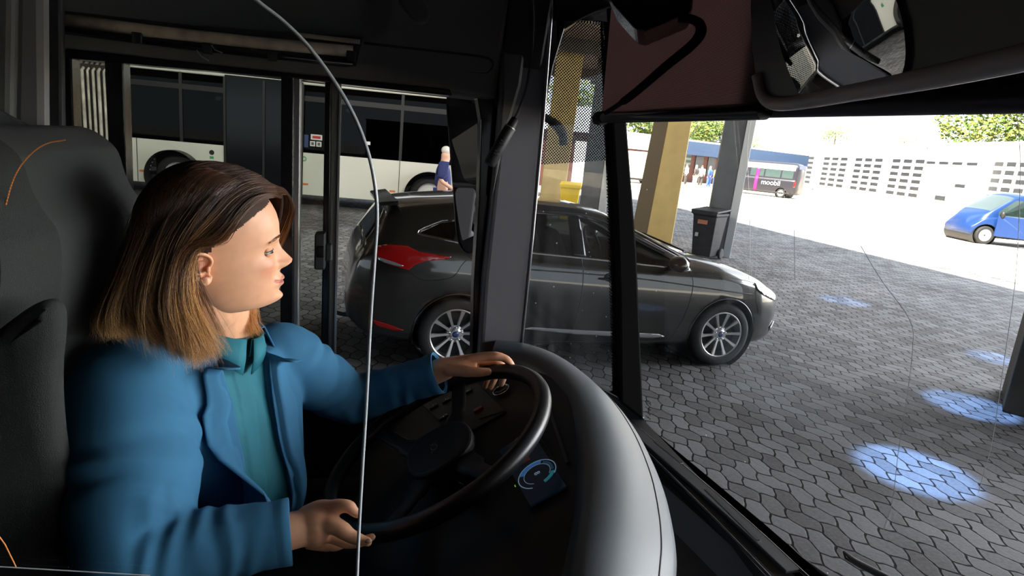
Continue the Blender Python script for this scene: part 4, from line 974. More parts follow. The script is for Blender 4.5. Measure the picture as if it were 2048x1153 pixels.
# spoiler, tow hook, wipers, seats
MB().prism([(-.50, -.58, 1.37), (-.50, .58, 1.37), (-.66, .52, 1.345), (-.66, -.52, 1.345)], (0, 0, .035)).build('roof_spoiler', M['paint'], car, bevel=.01)
MB().tube(crv([(-.72, 0, .26), (-.90, 0, .25), (-1.00, 0, .30), (-1.02, 0, .42)], 6), .02, 10).build('tow_hook', M['black'], car, smooth=True)
MB().ball((-1.02, 0, .44), .032).build('tow_ball', M['black'], car, smooth=True)
for y0 in (-.5, .15): MB().tube([(2.33, y0, 1.075), (2.24, y0+.05, 1.11), (2.12, y0+.5, 1.17)], .009, 6).build('wiper', dk, car)
MB().box((.9, 0, .62), (2.6, 1.4, .5)).build('cabin_floor', M['car_dark'], car)
for y0 in (-.36, .36):
    for x0 in (1.05, .15):
        MB().prism([(x0-.02, y0-.22, .8), (x0+.14, y0-.22, .8), (x0-.10, y0-.22, 1.24), (x0-.2, y0-.22, 1.22)], (0, .44, 0)).build('car_seat', M['car_dark'], car, bevel=.04)
        MB().ball((x0-.2, y0, 1.28), (.05, .12, .08)).build('headrest', M['car_dark'], car, smooth=True)
MB().prism([(1.85, -.7, .8), (2.3, -.7, .8), (2.3, -.7, 1.0), (1.9, -.7, 1.02)], (0, 1.4, 0)).build('fascia', M['car_dark'], car, bevel=.03)
q = Matrix.Rotation(math.radians(65), 3, 'Y')
MB().tube([Vector((1.72, .36, 1.0))+q @ Vector((.18*math.cos(t), .18*math.sin(t), 0)) for t in np.linspace(0, 2*math.pi, 25)], .014, 8).build('car_steering_wheel', M['black'], car, smooth=True)
text('Ford', .07, (-.885, 0, .93), (0, -1, 0), (0, 0, 1), M['chrome'], car, name='rear_lettering')

# ---- vans
def van(name, loc3, yaw, paint, L_, H, label, glass, wheels, band=None, hood=.9, extra=None, cat='van', scale=1):
    o = empty(name, loc3, yaw, label, cat); o.scale = (scale,)*3
    wd = .95
    T = dict(x=(0, L_), h=.08,
        top=[(0, H*.90), (.06, H*.97), (.4, H), (L_-hood-1.1, H*.99), (L_-hood-.75, H*.95), (L_-hood+.02, H*.63), (L_-.28, H*.575), (L_-.05, H*.51), (L_, H*.40)],
        bot=[(0, .35), (.3, .25), (L_-.3, .25), (L_, .35)],
        w=[(0, wd*.93), (.15, wd), (L_-1.2, wd), (L_-.5, wd*.97), (L_-.1, wd*.88), (L_, wd*.75)],
        belt=[(0, H*.52), (L_-hood-.2, H*.52), (L_-.4, H*.49), (L_, H*.30)],
        rz=[(0, H*.86), (.1, H*.92), (L_-hood-1.0, H*.92), (L_-hood-.7, H*.88), (L_-hood+.05, H*.60), (L_-.35, H*.53), (L_, H*.33)],
        ry=[(0, wd*.80), (.3, wd*.82), (L_-hood-.6, wd*.80), (L_-hood, wd*.85), (L_-.3, wd*.7), (L_, wd*.4)])
    bm = body_bm(T, 70, 3); bvh2 = BVHTree.FromBMesh(bm)
    for P in glass:
        P = [(a, b*H) for a, b in P]; bisect_poly(bm, P)
        for s in (-1, 1): take(bm, lambda f: inpoly(f.calc_center_median().x, f.calc_center_median().z, P) and f.calc_center_median().y*s > .3, 'side_window', M['van_glass'], o)
    wsx0, wsx1 = L_-hood-.72, L_-hood-.02
    take(bm, lambda f: wsx0 < f.calc_center_median().x < wsx1 and f.normal.z > .2 and abs(f.calc_center_median().y) < wd*.78 and f.calc_center_median().z > H*.55, 'windscreen', M['van_glass'], o)
    take(bm, lambda f: f.normal.x < -.8 and f.calc_center_median().z > H*.55, 'rear_window', M['van_glass'], o)
    for cx in wheels: arch(bm, cx, .33, .40, .6)
    for f in bm.faces: f.smooth = True
    me = bpy.data.meshes.new('body'); bm.to_mesh(me); bm.free()
    bo = mesh_obj('body', me, paint, o)
    for cx in wheels:
        for s in (-1, 1):
            wheel(o, cx, s*(wd-.11), .33, .21, s, steel=True)
        MB().lathe([(.41, -.88), (.41, .88)], (cx, 0, .34), Matrix.Rotation(math.pi/2, 3, 'X'), 30).build('wheel_well', M['black'], o)
    MB().box((L_*.45, 0, H*.33), (L_*.7, 1.5, .2)).build('cabin_floor', M['car_dark'], o)
    for x0 in (L_-hood-1.3, L_-hood-2.3):
        for y0 in (-.42, .42): MB().box((x0, y0, H*.5), (.16, .45, .7)).build('seat', M['car_dark'], o, bevel=.04)
    for s in (-1, 1):
        patch(bvh2, [(.03, H*.50), (.13, H*.50), (.13, H*.32), (.03, H*.32)], s, 'tail_lamp', M['lamp_red'], o, .02, .05)
        MB().ball((L_-hood-.25, s*(wd+.10), H*.58), (.07, .10, .13), 10, 8).build('door_mirror', M['black'], o, smooth=True)
        patch(bvh2, [(.25, .27), (L_-.9, .27), (L_-.9, .40), (.25, .40)], s, 'sill', M['black'], o, .01, .2)
    return o, bvh2
M['van_glass'] = mat('van_glass', (.03, .05, .045), .08, coat=1)
p = PZ(1590, 400, 0)
vdark = mat('dark_violet_paint', (.014, .013, .020), .35)
gl = [[(1.2, .56), (1.2, .80), (2.3, .80), (2.3, .56)], [(2.4, .56), (2.4, .80), (3.4, .80), (3.4, .56)], [(3.75, .56), (3.75, .78), (4.3, .78), (4.85, .60), (4.85, .56)], [(.3, .56), (.3, .80), (1.1, .80), (1.1, .56)]]
pv = PZ(1594, 399, 0)
dv, bv_ = van('minibus', pv, math.radians(126), vdark, 5.9, 2.55, 'dark minibus with magenta stripe and white lettering parked in the sunny yard', gl, (.95, 4.75))
mg = mat('magenta_stripe', (.20, .003, .10), .5)
for s in (-1, 1):
    patch(bv_, [(2.72, .35), (2.98, .35), (2.98, 2.0), (2.72, 2.0)], s, 'magenta_stripe', mg, dv, .015, .1)
    patch(bv_, [(.2, 1.98), (4.9, 1.98), (4.7, 2.30), (.2, 2.35)], s, 'white_upper_band', M['white'], dv, .012, .2)
a = project(bv_, [(2.6, 1.02)], -1, .05)[0]; b = project(bv_, [(1.75, 1.0)], 1, .05)[0]
text('moobil', .50, b, (-1, 0, 0), (0, 0, 1), M['white'], dv, name='side_lettering')
tx = mat('roof_sign_blue', (.03, .05, .16), .4)
MB().box((.02, 0, 2.28), (.08, 1.5, .28)).build('rear_sign', tx, dv)
# blue van, front door open
p = PZ(1965, 488, 0)
blue = mat('blue_paint', (.0022, .024, .115), .4)
bv = Vector((24.35, 17.5, 0))
gl = [[(2.75, .55), (2.75, .86), (3.10, .86), (3.62, .63), (3.62, .55)], [(1.6, .56), (1.6, .85), (2.75, .85), (2.75, .56)]]
dirl = math.radians(163)
pf = PZ(1965, 489, 0); fwd = Vector((math.cos(dirl), math.sin(dirl), 0)); bloc = pf-fwd*3.95-Vector((fwd.y, -fwd.x, 0))*(-.9)
bvn, bb = van('delivery_van', (bloc.x, bloc.y, 0), dirl, blue, 4.45, 1.92, 'bright blue van with its front door open at the right edge of the yard', gl, (.95, 3.95), hood=.58)
sd = 1
MB().prism([(3.72, sd*.97, .34), (3.72, sd*.97, 1.05), (3.65, sd*.97, 1.08), (2.85, sd*1.62, 1.08), (2.85, sd*1.62, .34)], (0, sd*.05, 0)).build('open_door', blue, bvn, bevel=.02)
MB().prism([(3.62, sd*.99, 1.1), (3.2, sd*1.33, 1.66), (2.88, sd*1.60, 1.66), (2.85, sd*1.62, 1.1)], (0, sd*.02, 0)).build('door_window', M['car_glass_clear'], bvn)
MB().prism([(2.82, sd*1.56, .34), (2.82, sd*1.64, .34), (2.82, sd*1.64, 1.1), (2.82, sd*1.56, 1.1)], (.05, 0, 0)).build('door_edge', M['white'], bvn)
patch(bb, [(2.9, .40), (3.55, .40), (3.55, 1.02), (2.9, 1.02)], sd, 'door_opening', M['black'], bvn, .01, .1)
patch(bb, [(2.0, .95), (2.5, .65), (2.6, .95), (2.3, 1.1)], sd, 'magenta_blossom_mark', mg, bvn, .012, .1)
text('bus', .16, project(bb, [(3.5, 1.02)], sd, .03)[0]+Vector((0, .06, 0)), (-1, 0, 0), (0, 0, 1), M['white'], bvn, name='door_lettering')
# pale van and small car further off
van('camper_van', PY(1300, 352, 44)*1 if False else Vector((PY(1318, 345, 46).x, 46, 0)), math.radians(170), mat('cream_paint', (.75, .66, .56), .4, coat=.5), 5.2, 2.4, 'cream coloured van parked behind the corner post, half hidden by the yellow pillar', [[(3.0, .55), (3.0, .82), (3.8, .82), (4.2, .58), (4.2, .55)]], (.9, 4.2))
van('distant_car', Vector((PY(1238, 340, 42).x, 42, 0)), math.radians(172), mat('navy_paint', (.02, .05, .2), .3, coat=1), 4.0, 1.45, 'small dark blue car parked far off behind the slim grey pillar', [[(.6, .62), (.8, .88), (1.6, .88), (2.6, .62)]], (.7, 3.2), cat='car')

# ================================================================== white articulated bus
BA = math.radians(-7.13); BD = Vector((math.cos(BA), math.sin(BA), 0)); BN = Vector((-math.sin(BA), math.cos(BA), 0))
wbus = empty('articulated_bus', BN*16.24, BA, 'white articulated city bus parked across the depot lane', 'bus')
bw = mat('bus_white', (.80, .79, .70), .35, coat=.5, noise=.04, nscale=1); bd = mat('bus_window', (.010, .011, .012), .07, coat=.5)
def lower(x0, x1, arches, z0=.30, z1=1.32):
    P = [(x0, z0)]
    for c, r in arches:
        for a in np.linspace(math.pi, 0, 28):
            x = c+r*math.cos(a); z = .42+r*math.sin(a)
            if z >= z0 and x0 < x < x1: P.append((x, max(z, z0)))
            elif z < z0: P.append((x, z0))
        P = [q_ for i, q_ in enumerate(P) if i == 0 or q_ != P[i-1]]
    P += [(x1, z0), (x1, z1), (x0, z1)]
    return P
def bp_(P, y, d): return MB().prism([(x, y, z) for x, z in P], (0, d, 0))
AR = .62
def arched(x0, x1, c):
    # three convex-ish strips keep the arch clean
    g = MB(); y = 0; d = .04; N = 24
    g.prism([(x0, y, .30), (c-AR, y, .30), (c-AR, y, 1.32), (x0, y, 1.32)], (0, d, 0)); g.prism([(c+AR, y, .30), (x1, y, .30), (x1, y, 1.32), (c+AR, y, 1.32)], (0, d, 0))
    for i in range(N):
        a0, a1 = math.pi*(1-i/N), math.pi*(1-(i+1)/N)
        xa, xb = c+AR*math.cos(a0), c+AR*math.cos(a1)
        g.prism([(xa, y, .50+AR*math.sin(a0)), (xb, y, .50+AR*math.sin(a1)), (xb, y, 1.32), (xa, y, 1.32)], (0, d, 0))
    return g
arched(-7.52, -5.29, -6.42).build('side_panel', bw, wbus); arched(-3.49, 1.95, -.36).build('side_panel', bw, wbus)
MB().prism([(-7.52, .06, 1.30), (1.95, .06, 1.30), (1.95, .06, 2.92), (-7.52, .06, 2.92)], (0, .02, 0)).build('window_band', glass_mat('bus_band_glass', (.10, .105, .105), .012), wbus)
MB().box((-2.78, 1.3, 2.99), (9.4, 2.56, .16)).build('roof', bw, wbus, bevel=.05)
MB().box((-2.78, 2.55, 1.6), (9.4, .05, 2.7)).build('far_side', mat('bus_inner', (.012, .012, .014), .8), wbus)
MB().box((-2.78, 1.3, .42), (9.4, 2.4, .12)).build('bus_floor', M['black'], wbus)
MB().box((1.93, 1.3, 1.6), (.06, 2.5, 2.6)).build('bus_front', bw, wbus, bevel=.02)
MB().box((-4.39, .03, 1.63), (1.80, .05, 2.66)).build('double_door', mat('door_glass_dark', (.006, .007, .009), .12, spec=.25), wbus)
for x in (-5.29, -4.39, -3.49): MB().box((x, 0, 1.6), (.05, .06, 2.62)).build('door_post', M['black'], wbus)
for x in (-6.3, -1.13, .45): MB().box((x, .05, 2.12), (.07, .03, 1.6)).build('window_mullion', M['black'], wbus)
MB().box((-1.13, -.005, .81), (.012, .01, 1.02)).build('panel_seam', M['black'], wbus)
MB().box((-7.30, -.005, .81), (.012, .01, 1.02)).build('panel_seam', M['black'], wbus)
MB().box((-2.78, .05, 2.60), (9.4, .02, .12)).build('window_rail', M['black'], wbus)
# white dashboard line and seats seen inside
MB().box((-.2, 1.2, 1.42), (2.6, .1, .28)).build('inner_ledge', bw, wbus)
for i, x in enumerate((-7.1, -6.3, -2.9, -2.2)):
    MB().box((x, .6, 1.35), (.12, .45, .85)).build('bus_seat', mat('bus_seat_%d' % i, (.02, .03, .07), .8), wbus, bevel=.04)
for x in (-4.95, -3.95):
    MB().tube([(x, .10, .7), (x, .10, 2.0)], .02, 8).build('handrail', mat('rail_%d' % (x*10), (.3, .2, .02), .4), wbus)
for x in (-2.35, -1.8, -.7): MB().tube([(x, .6, .6), (x, .6, 2.8)], .018, 8).build('grab_pole', mat('pole_%d' % (x*100), (.05, .10, .35), .4), wbus)
for x in (-5.6, -2.5): MB().box((x, .5, 2.42), (.10, .05, .08)).build('interior_lamp', mat('lamp_%d' % (x*10), (.5, .9, .7), .5, emit=(.5, 1, .8), es=1.5), wbus)
# wheels
M['bus_rim'] = mat('bus_rim', (.7, .7, .68), .5)
for c in (-6.42, -.36):
    MB().lathe([(.30, -.14), (.48, -.15), (.50, -.12), (.505, .0), (.50, .10), (.46, .13), (.32, .13)], (c, .20, .505), Matrix.Rotation(math.pi/2, 3, 'X'), 40).build('tyre', M['rubber'], wbus, smooth=40)
    MB().lathe([(.32, .12), (.30, .05), (.18, .02), (.16, .06), (0, .07)], (c, .20, .505), Matrix.Rotation(math.pi/2, 3, 'X'), 30).build('hub', M['bus_rim'], wbus, smooth=40)
    MB().lathe([(.62, -.3), (.62, .04)], (c, .0, .50), Matrix.Rotation(-math.pi/2, 3, 'X'), 40).build('wheel_arch', M['black'], wbus)
    MB().box((c, .40, .8), (1.24, .02, 1.1)).build('wheel_arch', M['black'], wbus)
# bellows
g = MB()
for i in range(10):
    x = -8.70+.118*i; w_ = .026+.010*((i*7) % 3)/2
    g.tube([(x, .06, .44), (x+.01, .05, 1.6), (x, .06, 2.75), (x, .30, 2.95)], [w_, w_*1.1, w_, w_], 8)
g.build('bellows', mat('bellows_grey', (.62, .58, .50), .7, noise=.35, nscale=4), wbus, smooth=True)
MB().box((-8.15, .22, 1.65), (1.2, .2, 2.5)).build('bellows_folds', mat('bellows_dark', (.03, .028, .026), .8), wbus)  # dark backing puts the shade between the folds into colour
MB().box((-8.2, .2, .36), (1.1, .2, .06)).build('turntable_edge', M['black'], wbus)
# stickers, marker lamps, filler cap
or_ = mat('marker_orange', (.75, .22, .06), .4)
for x in (-7.19, -3.40, -1.28): MB().box((x, -.005, .56), (.14, .02, .045)).build('marker_lamp', or_, wbus)
MB().box((-3.16, .03, 1.71), (.27, .01, .13)).build('sticker', M['white'], wbus); MB().box((-3.16, .022, 1.71), (.19, .01, .06)).build('sticker', M['red'], wbus)
for x in (-3.25, -3.10): MB().box((x, .03, 1.55), (.12, .01, .12)).build('pictogram', M['white'], wbus); 
for x in (-3.25, -3.10): MB().box((x, .022, 1.55), (.06, .01, .07)).build('pictogram', mat('pic_%d' % (x*100), (.15, .12, .12), .5), wbus)
MB().box((-3.40, .03, 1.6), (.10, .01, .30)).build('sticker', mat('sticker_blue', (.03, .06, .18), .5), wbus)
MB().box((-1.94, .03, 1.68), (.14, .01, .08)).build('sticker', M['white'], wbus)
ge = mat('emblem_green', (.05, .35, .15), .5)
MB().tube([(-3.44+.05*math.cos(t), -.004, 1.17+.05*math.sin(t)) for t in np.linspace(0, 2*math.pi, 17)], .010, 6).build('green_emblem', ge, wbus)
MB().lathe([(0, .012), (.05, .012), (.06, 0)], (-5.60, 0, 1.13), Matrix.Rotation(math.pi/2, 3, 'X'), 20).build('filler_cap', M['black'], wbus)
MB().box((-5.60, -.005, 1.01), (.09, .01, .06)).build('sticker', ge, wbus)

# ================================================================== garage building, brick building, far house
GA = Vector((51.74, 64.43, 0)); GB = Vector((43.59, 37.57, 0)); GD = (GB-GA).normalized(); GN = Vector((GD.y, -GD.x, 0))
if GN.dot(CAM-GA) < 0: GN = -GN
gar = empty('garage_building', GA, math.atan2(GD.y, GD.x), 'long white workshop building with a row of glazed garage doors', 'building')
def gs(x, y): q = PN(x, y, GA, GN)-GA; return q.dot(GD), q.z
flip = 1 if Vector((-math.sin(gar.rotation_euler.z), math.cos(gar.rotation_euler.z), 0)).dot(GN) > 0 else -1
def GBox(s0, s1, z0, z1, off, d, m, name, par=None): return MB().box(((s0+s1)/2, flip*(off), (z0+z1)/2), (s1-s0, d, z1-z0)).build(name, m, par or gar)
gw = mat('white_render', (.80, .80, .78), .8)
GBox(-14, 45, 0, 5.1, -2.5, 5.0, gw, 'wall'); GBox(-14.3, 45.3, 5.0, 5.25, -2.4, 5.6, gw, 'roof')
gfr = mat('door_frame_white', (.78, .78, .78), .5); gpn = mat('garage_pane', (.016, .018, .023), .5)
doors = []
for a, b in ((1542, 1572), (1586, 1626), (1643, 1694), (1706, 1765), (1780, 1850), (1985, 2062)):
    s0, _ = gs(a, 340); s1, _ = gs(b, 345); doors.append((s0, s1))
def gdoor(s0, s1):
    d = MB().box(((s0+s1)/2, flip*.03, 2.05), (s1-s0, .08, 4.1)).build('garage_door', gfr, gar)
    nr = 7; w = (s1-s0)
    for r in range(nr):
        for c in range(3):
            if r == 0: continue
            x0 = s0+w*(c+.17)/3; x1 = s0+w*(c+.86)/3; z0 = .15+4.0*(r+.22)/nr-.1; z1 = z0+4.0*.52/nr
            MB().box(((x0+x1)/2, flip*.08, (z0+z1)/2), (x1-x0, .04, z1-z0)).build('pane', gpn, d)
    return d
for s0, s1 in doors: gdoor(s0, s1)
s0, _ = gs(1866, 340); s1, _ = gs(1984, 345)
GBox(s0, s1, 0, 4.4, .4, .8, gw, 'porch')
for i in range(4):
    a = s0+(s1-s0)*(.05+.24*i); GBox(a, a+(s1-s0)*.16, 3.55, 3.75, .82, .04, gpn, 'window')
GBox(s0+(s1-s0)*.66, s0+(s1-s0)*.82, 1.9, 2.15, .82, .04, gpn, 'window'); GBox(s0+(s1-s0)*.36, s0+(s1-s0)*.54, .8, 1.15, .82, .04, gpn, 'vent')

brick = mat('brick_red', (.06, .015, .009), .85, noise=.25, nscale=2)
b0 = DEP(1236, 352, 56); b1 = DEP(1596, 384, 74); b0.z = b1.z = 0
bd_ = (b1-b0).normalized(); L_ = (b1-b0).length
bld = empty('brick_building', b0, math.atan2(bd_.y, bd_.x), 'low brick building with a bright blue roof fascia behind the group of people', 'building')
MB().box((L_/2, 3, 1.8), (L_, 6, 3.6)).build('wall', brick, bld)
MB().box((L_*.62, 2.9, 3.25), (L_*.78, 6.6, 1.25)).build('fascia', mat('fascia_blue', (.0025, .040, .13), .5), bld)
MB().box((L_*.11, 2.9, 3.25), (L_*.24, 6.6, 1.25)).build('white_fascia', M['white'], bld)
MB().box((L_/2, 3, 3.95), (L_+.8, 6.8, .16)).build('roof', gw, bld)
for i in range(9):
    x = L_*(.30+.065*i); MB().box((x, -.03, 1.75), (1.2, .1, 1.7)).build('window', gpn if i % 3 else M['van_glass'], bld)
b0 = DEP(1100, 372, 34); b0.z = 0
hs_ = empty('brick_house', b0, math.radians(-14), 'small brick house with grey eaves seen through the quarter window', 'building')
MB().box((.6, 3, 1.5), (3.6, 6, 3.0)).build('wall', brick, hs_); MB().box((.6, 3, 3.6), (4.3, 6.6, 1.3)).build('roof', mat('slate_roof', (.42, .45, .48), .7), hs_)
MB().box((1.4, -.02, 1.4), (.6, .1, 2.2)).build('door', M['white'], hs_); MB().box((2.0, -.02, 1.9), (.35, .1, .5)).build('window', M['van_glass'], hs_)

# ================================================================== trees
lm = [mat('leaves_%d' % i, c, .7) for i, c in enumerate(((.065, .12, .012), (.12, .155, .016), (.20, .185, .02)))]
bark = mat('bark', (.10, .07, .05), .9)
def tree(px, py, D, rx, rz, label, n=2600, seed=0):
    c = DEP(px, py, D); rr = random.Random(seed); o = empty('tree', (c.x, c.y, 0), 0, label, 'tree', 'trees beyond the yard')
    gs_ = [MB() for _ in lm]
    blobs = [(Vector((rr.uniform(-.6, .6)*rx, rr.uniform(-.6, .6)*rx, c.z+rr.uniform(-.6, .7)*rz)), rr.uniform(.3, .5)) for _ in range(14)]
    for i in range(n):
        bc, br = rr.choice(blobs); d = Vector((rr.gauss(0, 1), rr.gauss(0, 1), rr.gauss(0, 1))).normalized()*rr.uniform(.55, 1)**.5
        p = bc+Vector((d.x*rx*br, d.y*rx*br, d.z*rz*br)); s = rr.uniform(.12, .26)*rx/4
        u = Vector((rr.gauss(0, 1), rr.gauss(0, 1), rr.gauss(0, 1))).normalized(); v = u.orthogonal().normalized()
        gs_[rr.choice((0, 0, 1, 1, 2))].add([p-u*s, p+v*s*.6, p+u*s, p-v*s*.6], [(0, 1, 2, 3)])
    for g_, m_ in zip(gs_, lm): g_.build('foliage', m_, o, recalc=False)
    MB().tube([(0, 0, 0), (.1, 0, c.z*.5), (0, .1, c.z)], [.28, .2, .08], 8).build('trunk', bark, o)
    return o
tree(1300, 262, 92, 5.6, 3.6, 'yellow-green tree behind the brick building, left of the yellow pillar', 3600, 1)
tree(1412, 268, 78, 4.2, 3.2, 'round yellow-green tree between the yellow and the dark grey pillar', 3600, 2)
tree(1212, 270, 84, 3.2, 4.0, 'green tree close behind the corner post of the windscreen', 2400, 3)
tree(1158, 250, 70, 4.6, 4.6, 'green tree above the small brick house in the quarter window', 3000, 4)
tree(1990, 258, 72, 5.6, 4.2, 'large light green tree above the garage roof at the right edge', 4200, 5)
tree(1672, 272, 110, 2.6, 1.6, 'small treetop peeping over the middle of the garage roof', 900, 6)
tree(1810, 284, 105, 2.2, 1.2, 'tiny treetop over the garage roof right of the pointed one', 600, 7)
tree(1510, 296, 95, 2.8, 1.6, 'low yellowish treetop beside the pale edge of the dark grey pillar', 900, 8)

# ================================================================== people outside
def skin_fig(joints, edges, mname, m, parent, sub=1):
    me = bpy.data.meshes.new(mname); me.from_pydata([j[0] for j in joints], edges, []); o = bpy.data.objects.new(mname, me); COL.objects.link(o)
    s = o.modifiers.new('skin', 'SKIN'); s.use_smooth_shade = True
    for i, j in enumerate(joints): o.data.skin_vertices[0].data[i].radius = (j[1], j[1]*(j[2] if len(j) > 2 else 1))
    o.data.skin_vertices[0].data[0].use_root = True
    b = o.modifiers.new('sub', 'SUBSURF'); b.levels = b.render_levels = sub
    dg = bpy.context.evaluated_depsgraph_get(); me2 = bpy.data.meshes.new_from_object(o.evaluated_get(dg)); bpy.data.objects.remove(o)
    return mesh_obj(mname, me2, m, parent)
skin0 = mat('skin_far', (.62, .36, .26), .6)
def person(loc3, yaw, shirt, trousers, hair, label, step=.18, H=1.78, arm=.25, bare=True):
    o = empty('person', loc3, yaw, label, 'person'); k = H/1.78
    S = lambda *a: (a[0]*k, a[1]*k, a[2]*k)
    J = [(S(0, 0, .95), .15, .8), (S(0, 0, 1.15), .14, .8), (S(0, 0, 1.38), .165, .7), (S(.01, 0, 1.50), .08), (S(.03, 0, 1.59), .105), (S(.035, 0, 1.69), .115),
         (S(0, .10, .90), .10), (S(step*.5, .10, .50), .07), (S(step, .10, .09), .045), (S(step+.14, .10, .04), .035),
         (S(0, -.10, .90), .10), (S(-step*.35, -.10, .50), .07), (S(-step*1.1, -.10, .10), .045), (S(-step*1.1+.13, -.10, .04), .035),
         (S(0, .20, 1.42), .07), (S(-.06, .25, 1.14), .048), (S(arm*.3, .25, .90), .034), (S(arm*.4, .25, .80), .035),
         (S(0, -.20, 1.42), .07), (S(-.05, -.25, 1.14), .048), (S(arm, -.25, .94), .034), (S(arm*1.2, -.25, .86), .035)]
    E_ = [(0, 1), (1, 2), (2, 3), (3, 4), (4, 5), (0, 6), (6, 7), (7, 8), (8, 9), (0, 10), (10, 11), (11, 12), (12, 13), (2, 14), (14, 15), (15, 16), (16, 17), (2, 18), (18, 19), (19, 20), (20, 21)]
    skin_fig(J, E_, 'body', skin0, o, 1)
    g = .018
    js = [(J[0][0], .19, .85), (J[1][0], .185, .85), (J[2][0], .215, .8), (S(0, .20, 1.43), .115), (S(-.06, .245, 1.15), .088), (S(0, -.20, 1.43), .115), (S(-.055, -.245, 1.15), .088)]
    es = [(0, 1), (1, 2), (2, 3), (3, 4), (2, 5), (5, 6)]
    if not bare:
        js += [(S(arm*.25, .25, .93), .05), (S(arm*.9, -.25, .97), .05)]; es += [(4, 7), (6, 8)]
    skin_fig(js, es, 'shirt', shirt, o, 1)
    jt = [(S(0, 0, .99), .185, .85), (S(0, .10, .88), .14), (S(step*.5, .10, .50), .105), (S(step, .10, .10), .085), (S(0, -.10, .88), .14), (S(-step*.35, -.10, .50), .105), (S(-step*1.1, -.10, .11), .085)]
    skin_fig(jt, [(0, 1), (1, 2), (2, 3), (0, 4), (4, 5), (5, 6)], 'trousers', trousers, o, 1)
    MB().ball(S(.02, 0, 1.715), (.092, .085, .085), 14, 9).build('hair', hair, o, smooth=True)
    return o
navy = mat('navy_shirt', (.02, .03, .13), .8); navt = mat('navy_trousers', (.02, .04, .16), .8); greyh = mat('grey_hair', (.55, .52, .50), .8)
q = DEP(884, 392, 12.6)
person((q.x, q.y, 0), math.radians(-6), navy, navt, greyh, 'person with short grey hair in navy work clothes walking past the white bus', .22, 1.80, .30)
cw = mat('white_clothes', (.8, .8, .78), .8); ck = mat('dark_clothes', (.06, .055, .05), .8); cbl = mat('blue_clothes', (.05, .12, .5), .8); cyg = mat('lime_clothes', (.55, .65, .12), .8); cbr = mat('brown_hair', (.15, .09, .05), .8)
gnm = 'people standing in front of the brick building'
for (x, a, b, h_, lb) in ((1370, cw, ck, cbr, 'person in white top and dark trousers, leftmost of the distant group'), (1389, ck, cw, greyh, 'person in dark jacket and pale trousers in the distant group'),
                      (1400, cw, ck, cbr, 'person in pale shirt and dark trousers next to the dark jacket'), (1417, cbl, cbl, greyh, 'person in blue overall in the distant group'), (1430, cyg, cbl, cbr, 'person in lime top and blue jeans, rightmost of the distant group')):
    q = PLN(x, 366, 2, 0); q = CAM+(q-CAM)*((51+(x % 3)*1.2)/((q-CAM).dot(FW))); 
    pr_ = person((q.x, q.y, 0), math.radians(60+x % 7*20), a, b, h_, lb, .06, 1.76, .1, bare=False); pr_['group'] = gnm
# ================================================================== the driver
M['skin'] = mat('skin', (.80, .42, .25), .45, spec=.35, sss=.12, noise=.05, nscale=60, bump=.06, bscale=900, bdist=.0004)
M['lips'] = mat('lips', (.62, .25, .19), .38, sss=.1)
M['blazer'] = mat('blazer_blue', (.040, .150, .270), .85, spec=.2, noise=.05, nscale=8, bump=.12, bscale=1500, bdist=.0004)
M['blouse'] = mat('blouse_teal', (.022, .165, .215), .7, spec=.25, bump=.08, bscale=1200, bdist=.0004)
M['nail'] = mat('nail', (.72, .45, .36), .25)
wm = empty('person', (-.30, 1.15, .98), label='woman with brown shoulder-length hair in a blue blazer, seated and holding the steering wheel', cat='person')
WO = Vector(wm.location)
HS = 1.0                                                  # head scale
HC = DEP(430, 502, 1.065)                                  # head centre, between the ears at eye height
HYAW, HPITCH, HROLL = math.radians(11), math.radians(-4), math.radians(4)
HR = Matrix.Rotation(HYAW, 3, 'Z') @ Matrix.Rotation(HPITCH, 3, 'Y') @ Matrix.Rotation(HROLL, 3, 'X')
def H(p):
    x, y, z = p
    z = float(np.interp(z, [-.2, -.122, -.067, -.031, 0, .022, .121, .2], [-.183, -.105, -.058, -.023, 0, .019, .134, .213]))
    return HC + HR @ Vector((x+.13*max(x, 0)+(.0 if x > 0 else .06*x), y, z)) - WO
def Hr(p): return HC + HR @ Vector(p) - WO
            # head-local -> person-local
g1 = lambda d, s: np.exp(-(d/s)**2)

# redder nose and cheeks, part of the skin's own colour
_n = M['skin'].node_tree.nodes; _L = M['skin'].node_tree.links; _b = _n['Principled BSDF']; _src = _b.inputs['Base Color'].links[0].from_socket
_tc = _n.new('ShaderNodeTexCoord')
for _p, _r in ((H((.108, 0, -.034)), .020), (H((.074, -.046, -.034)), .034), (H((.074, .046, -.034)), .034), (H((-.02, -.085, .0)), .030)):
    _v = _n.new('ShaderNodeVectorMath'); _v.operation = 'DISTANCE'; _v.inputs[1].default_value = tuple(_p); _L.new(_tc.outputs['Object'], _v.inputs[0])
    _m = _n.new('ShaderNodeMapRange'); _m.interpolation_type = 'SMOOTHSTEP'; _m.inputs['From Min'].default_value = _r; _m.inputs['From Max'].default_value = 0; _m.inputs['To Max'].default_value = .55; _L.new(_v.outputs['Value'], _m.inputs['Value'])
    _x = _n.new('ShaderNodeMix'); _x.data_type = 'RGBA'; _L.new(_m.outputs[0], _x.inputs[0]); _L.new(_src, _x.inputs[6]); _x.inputs[7].default_value = (.66, .22, .14, 1); _src = _x.outputs[2]
_L.new(_src, _b.inputs['Base Color'])
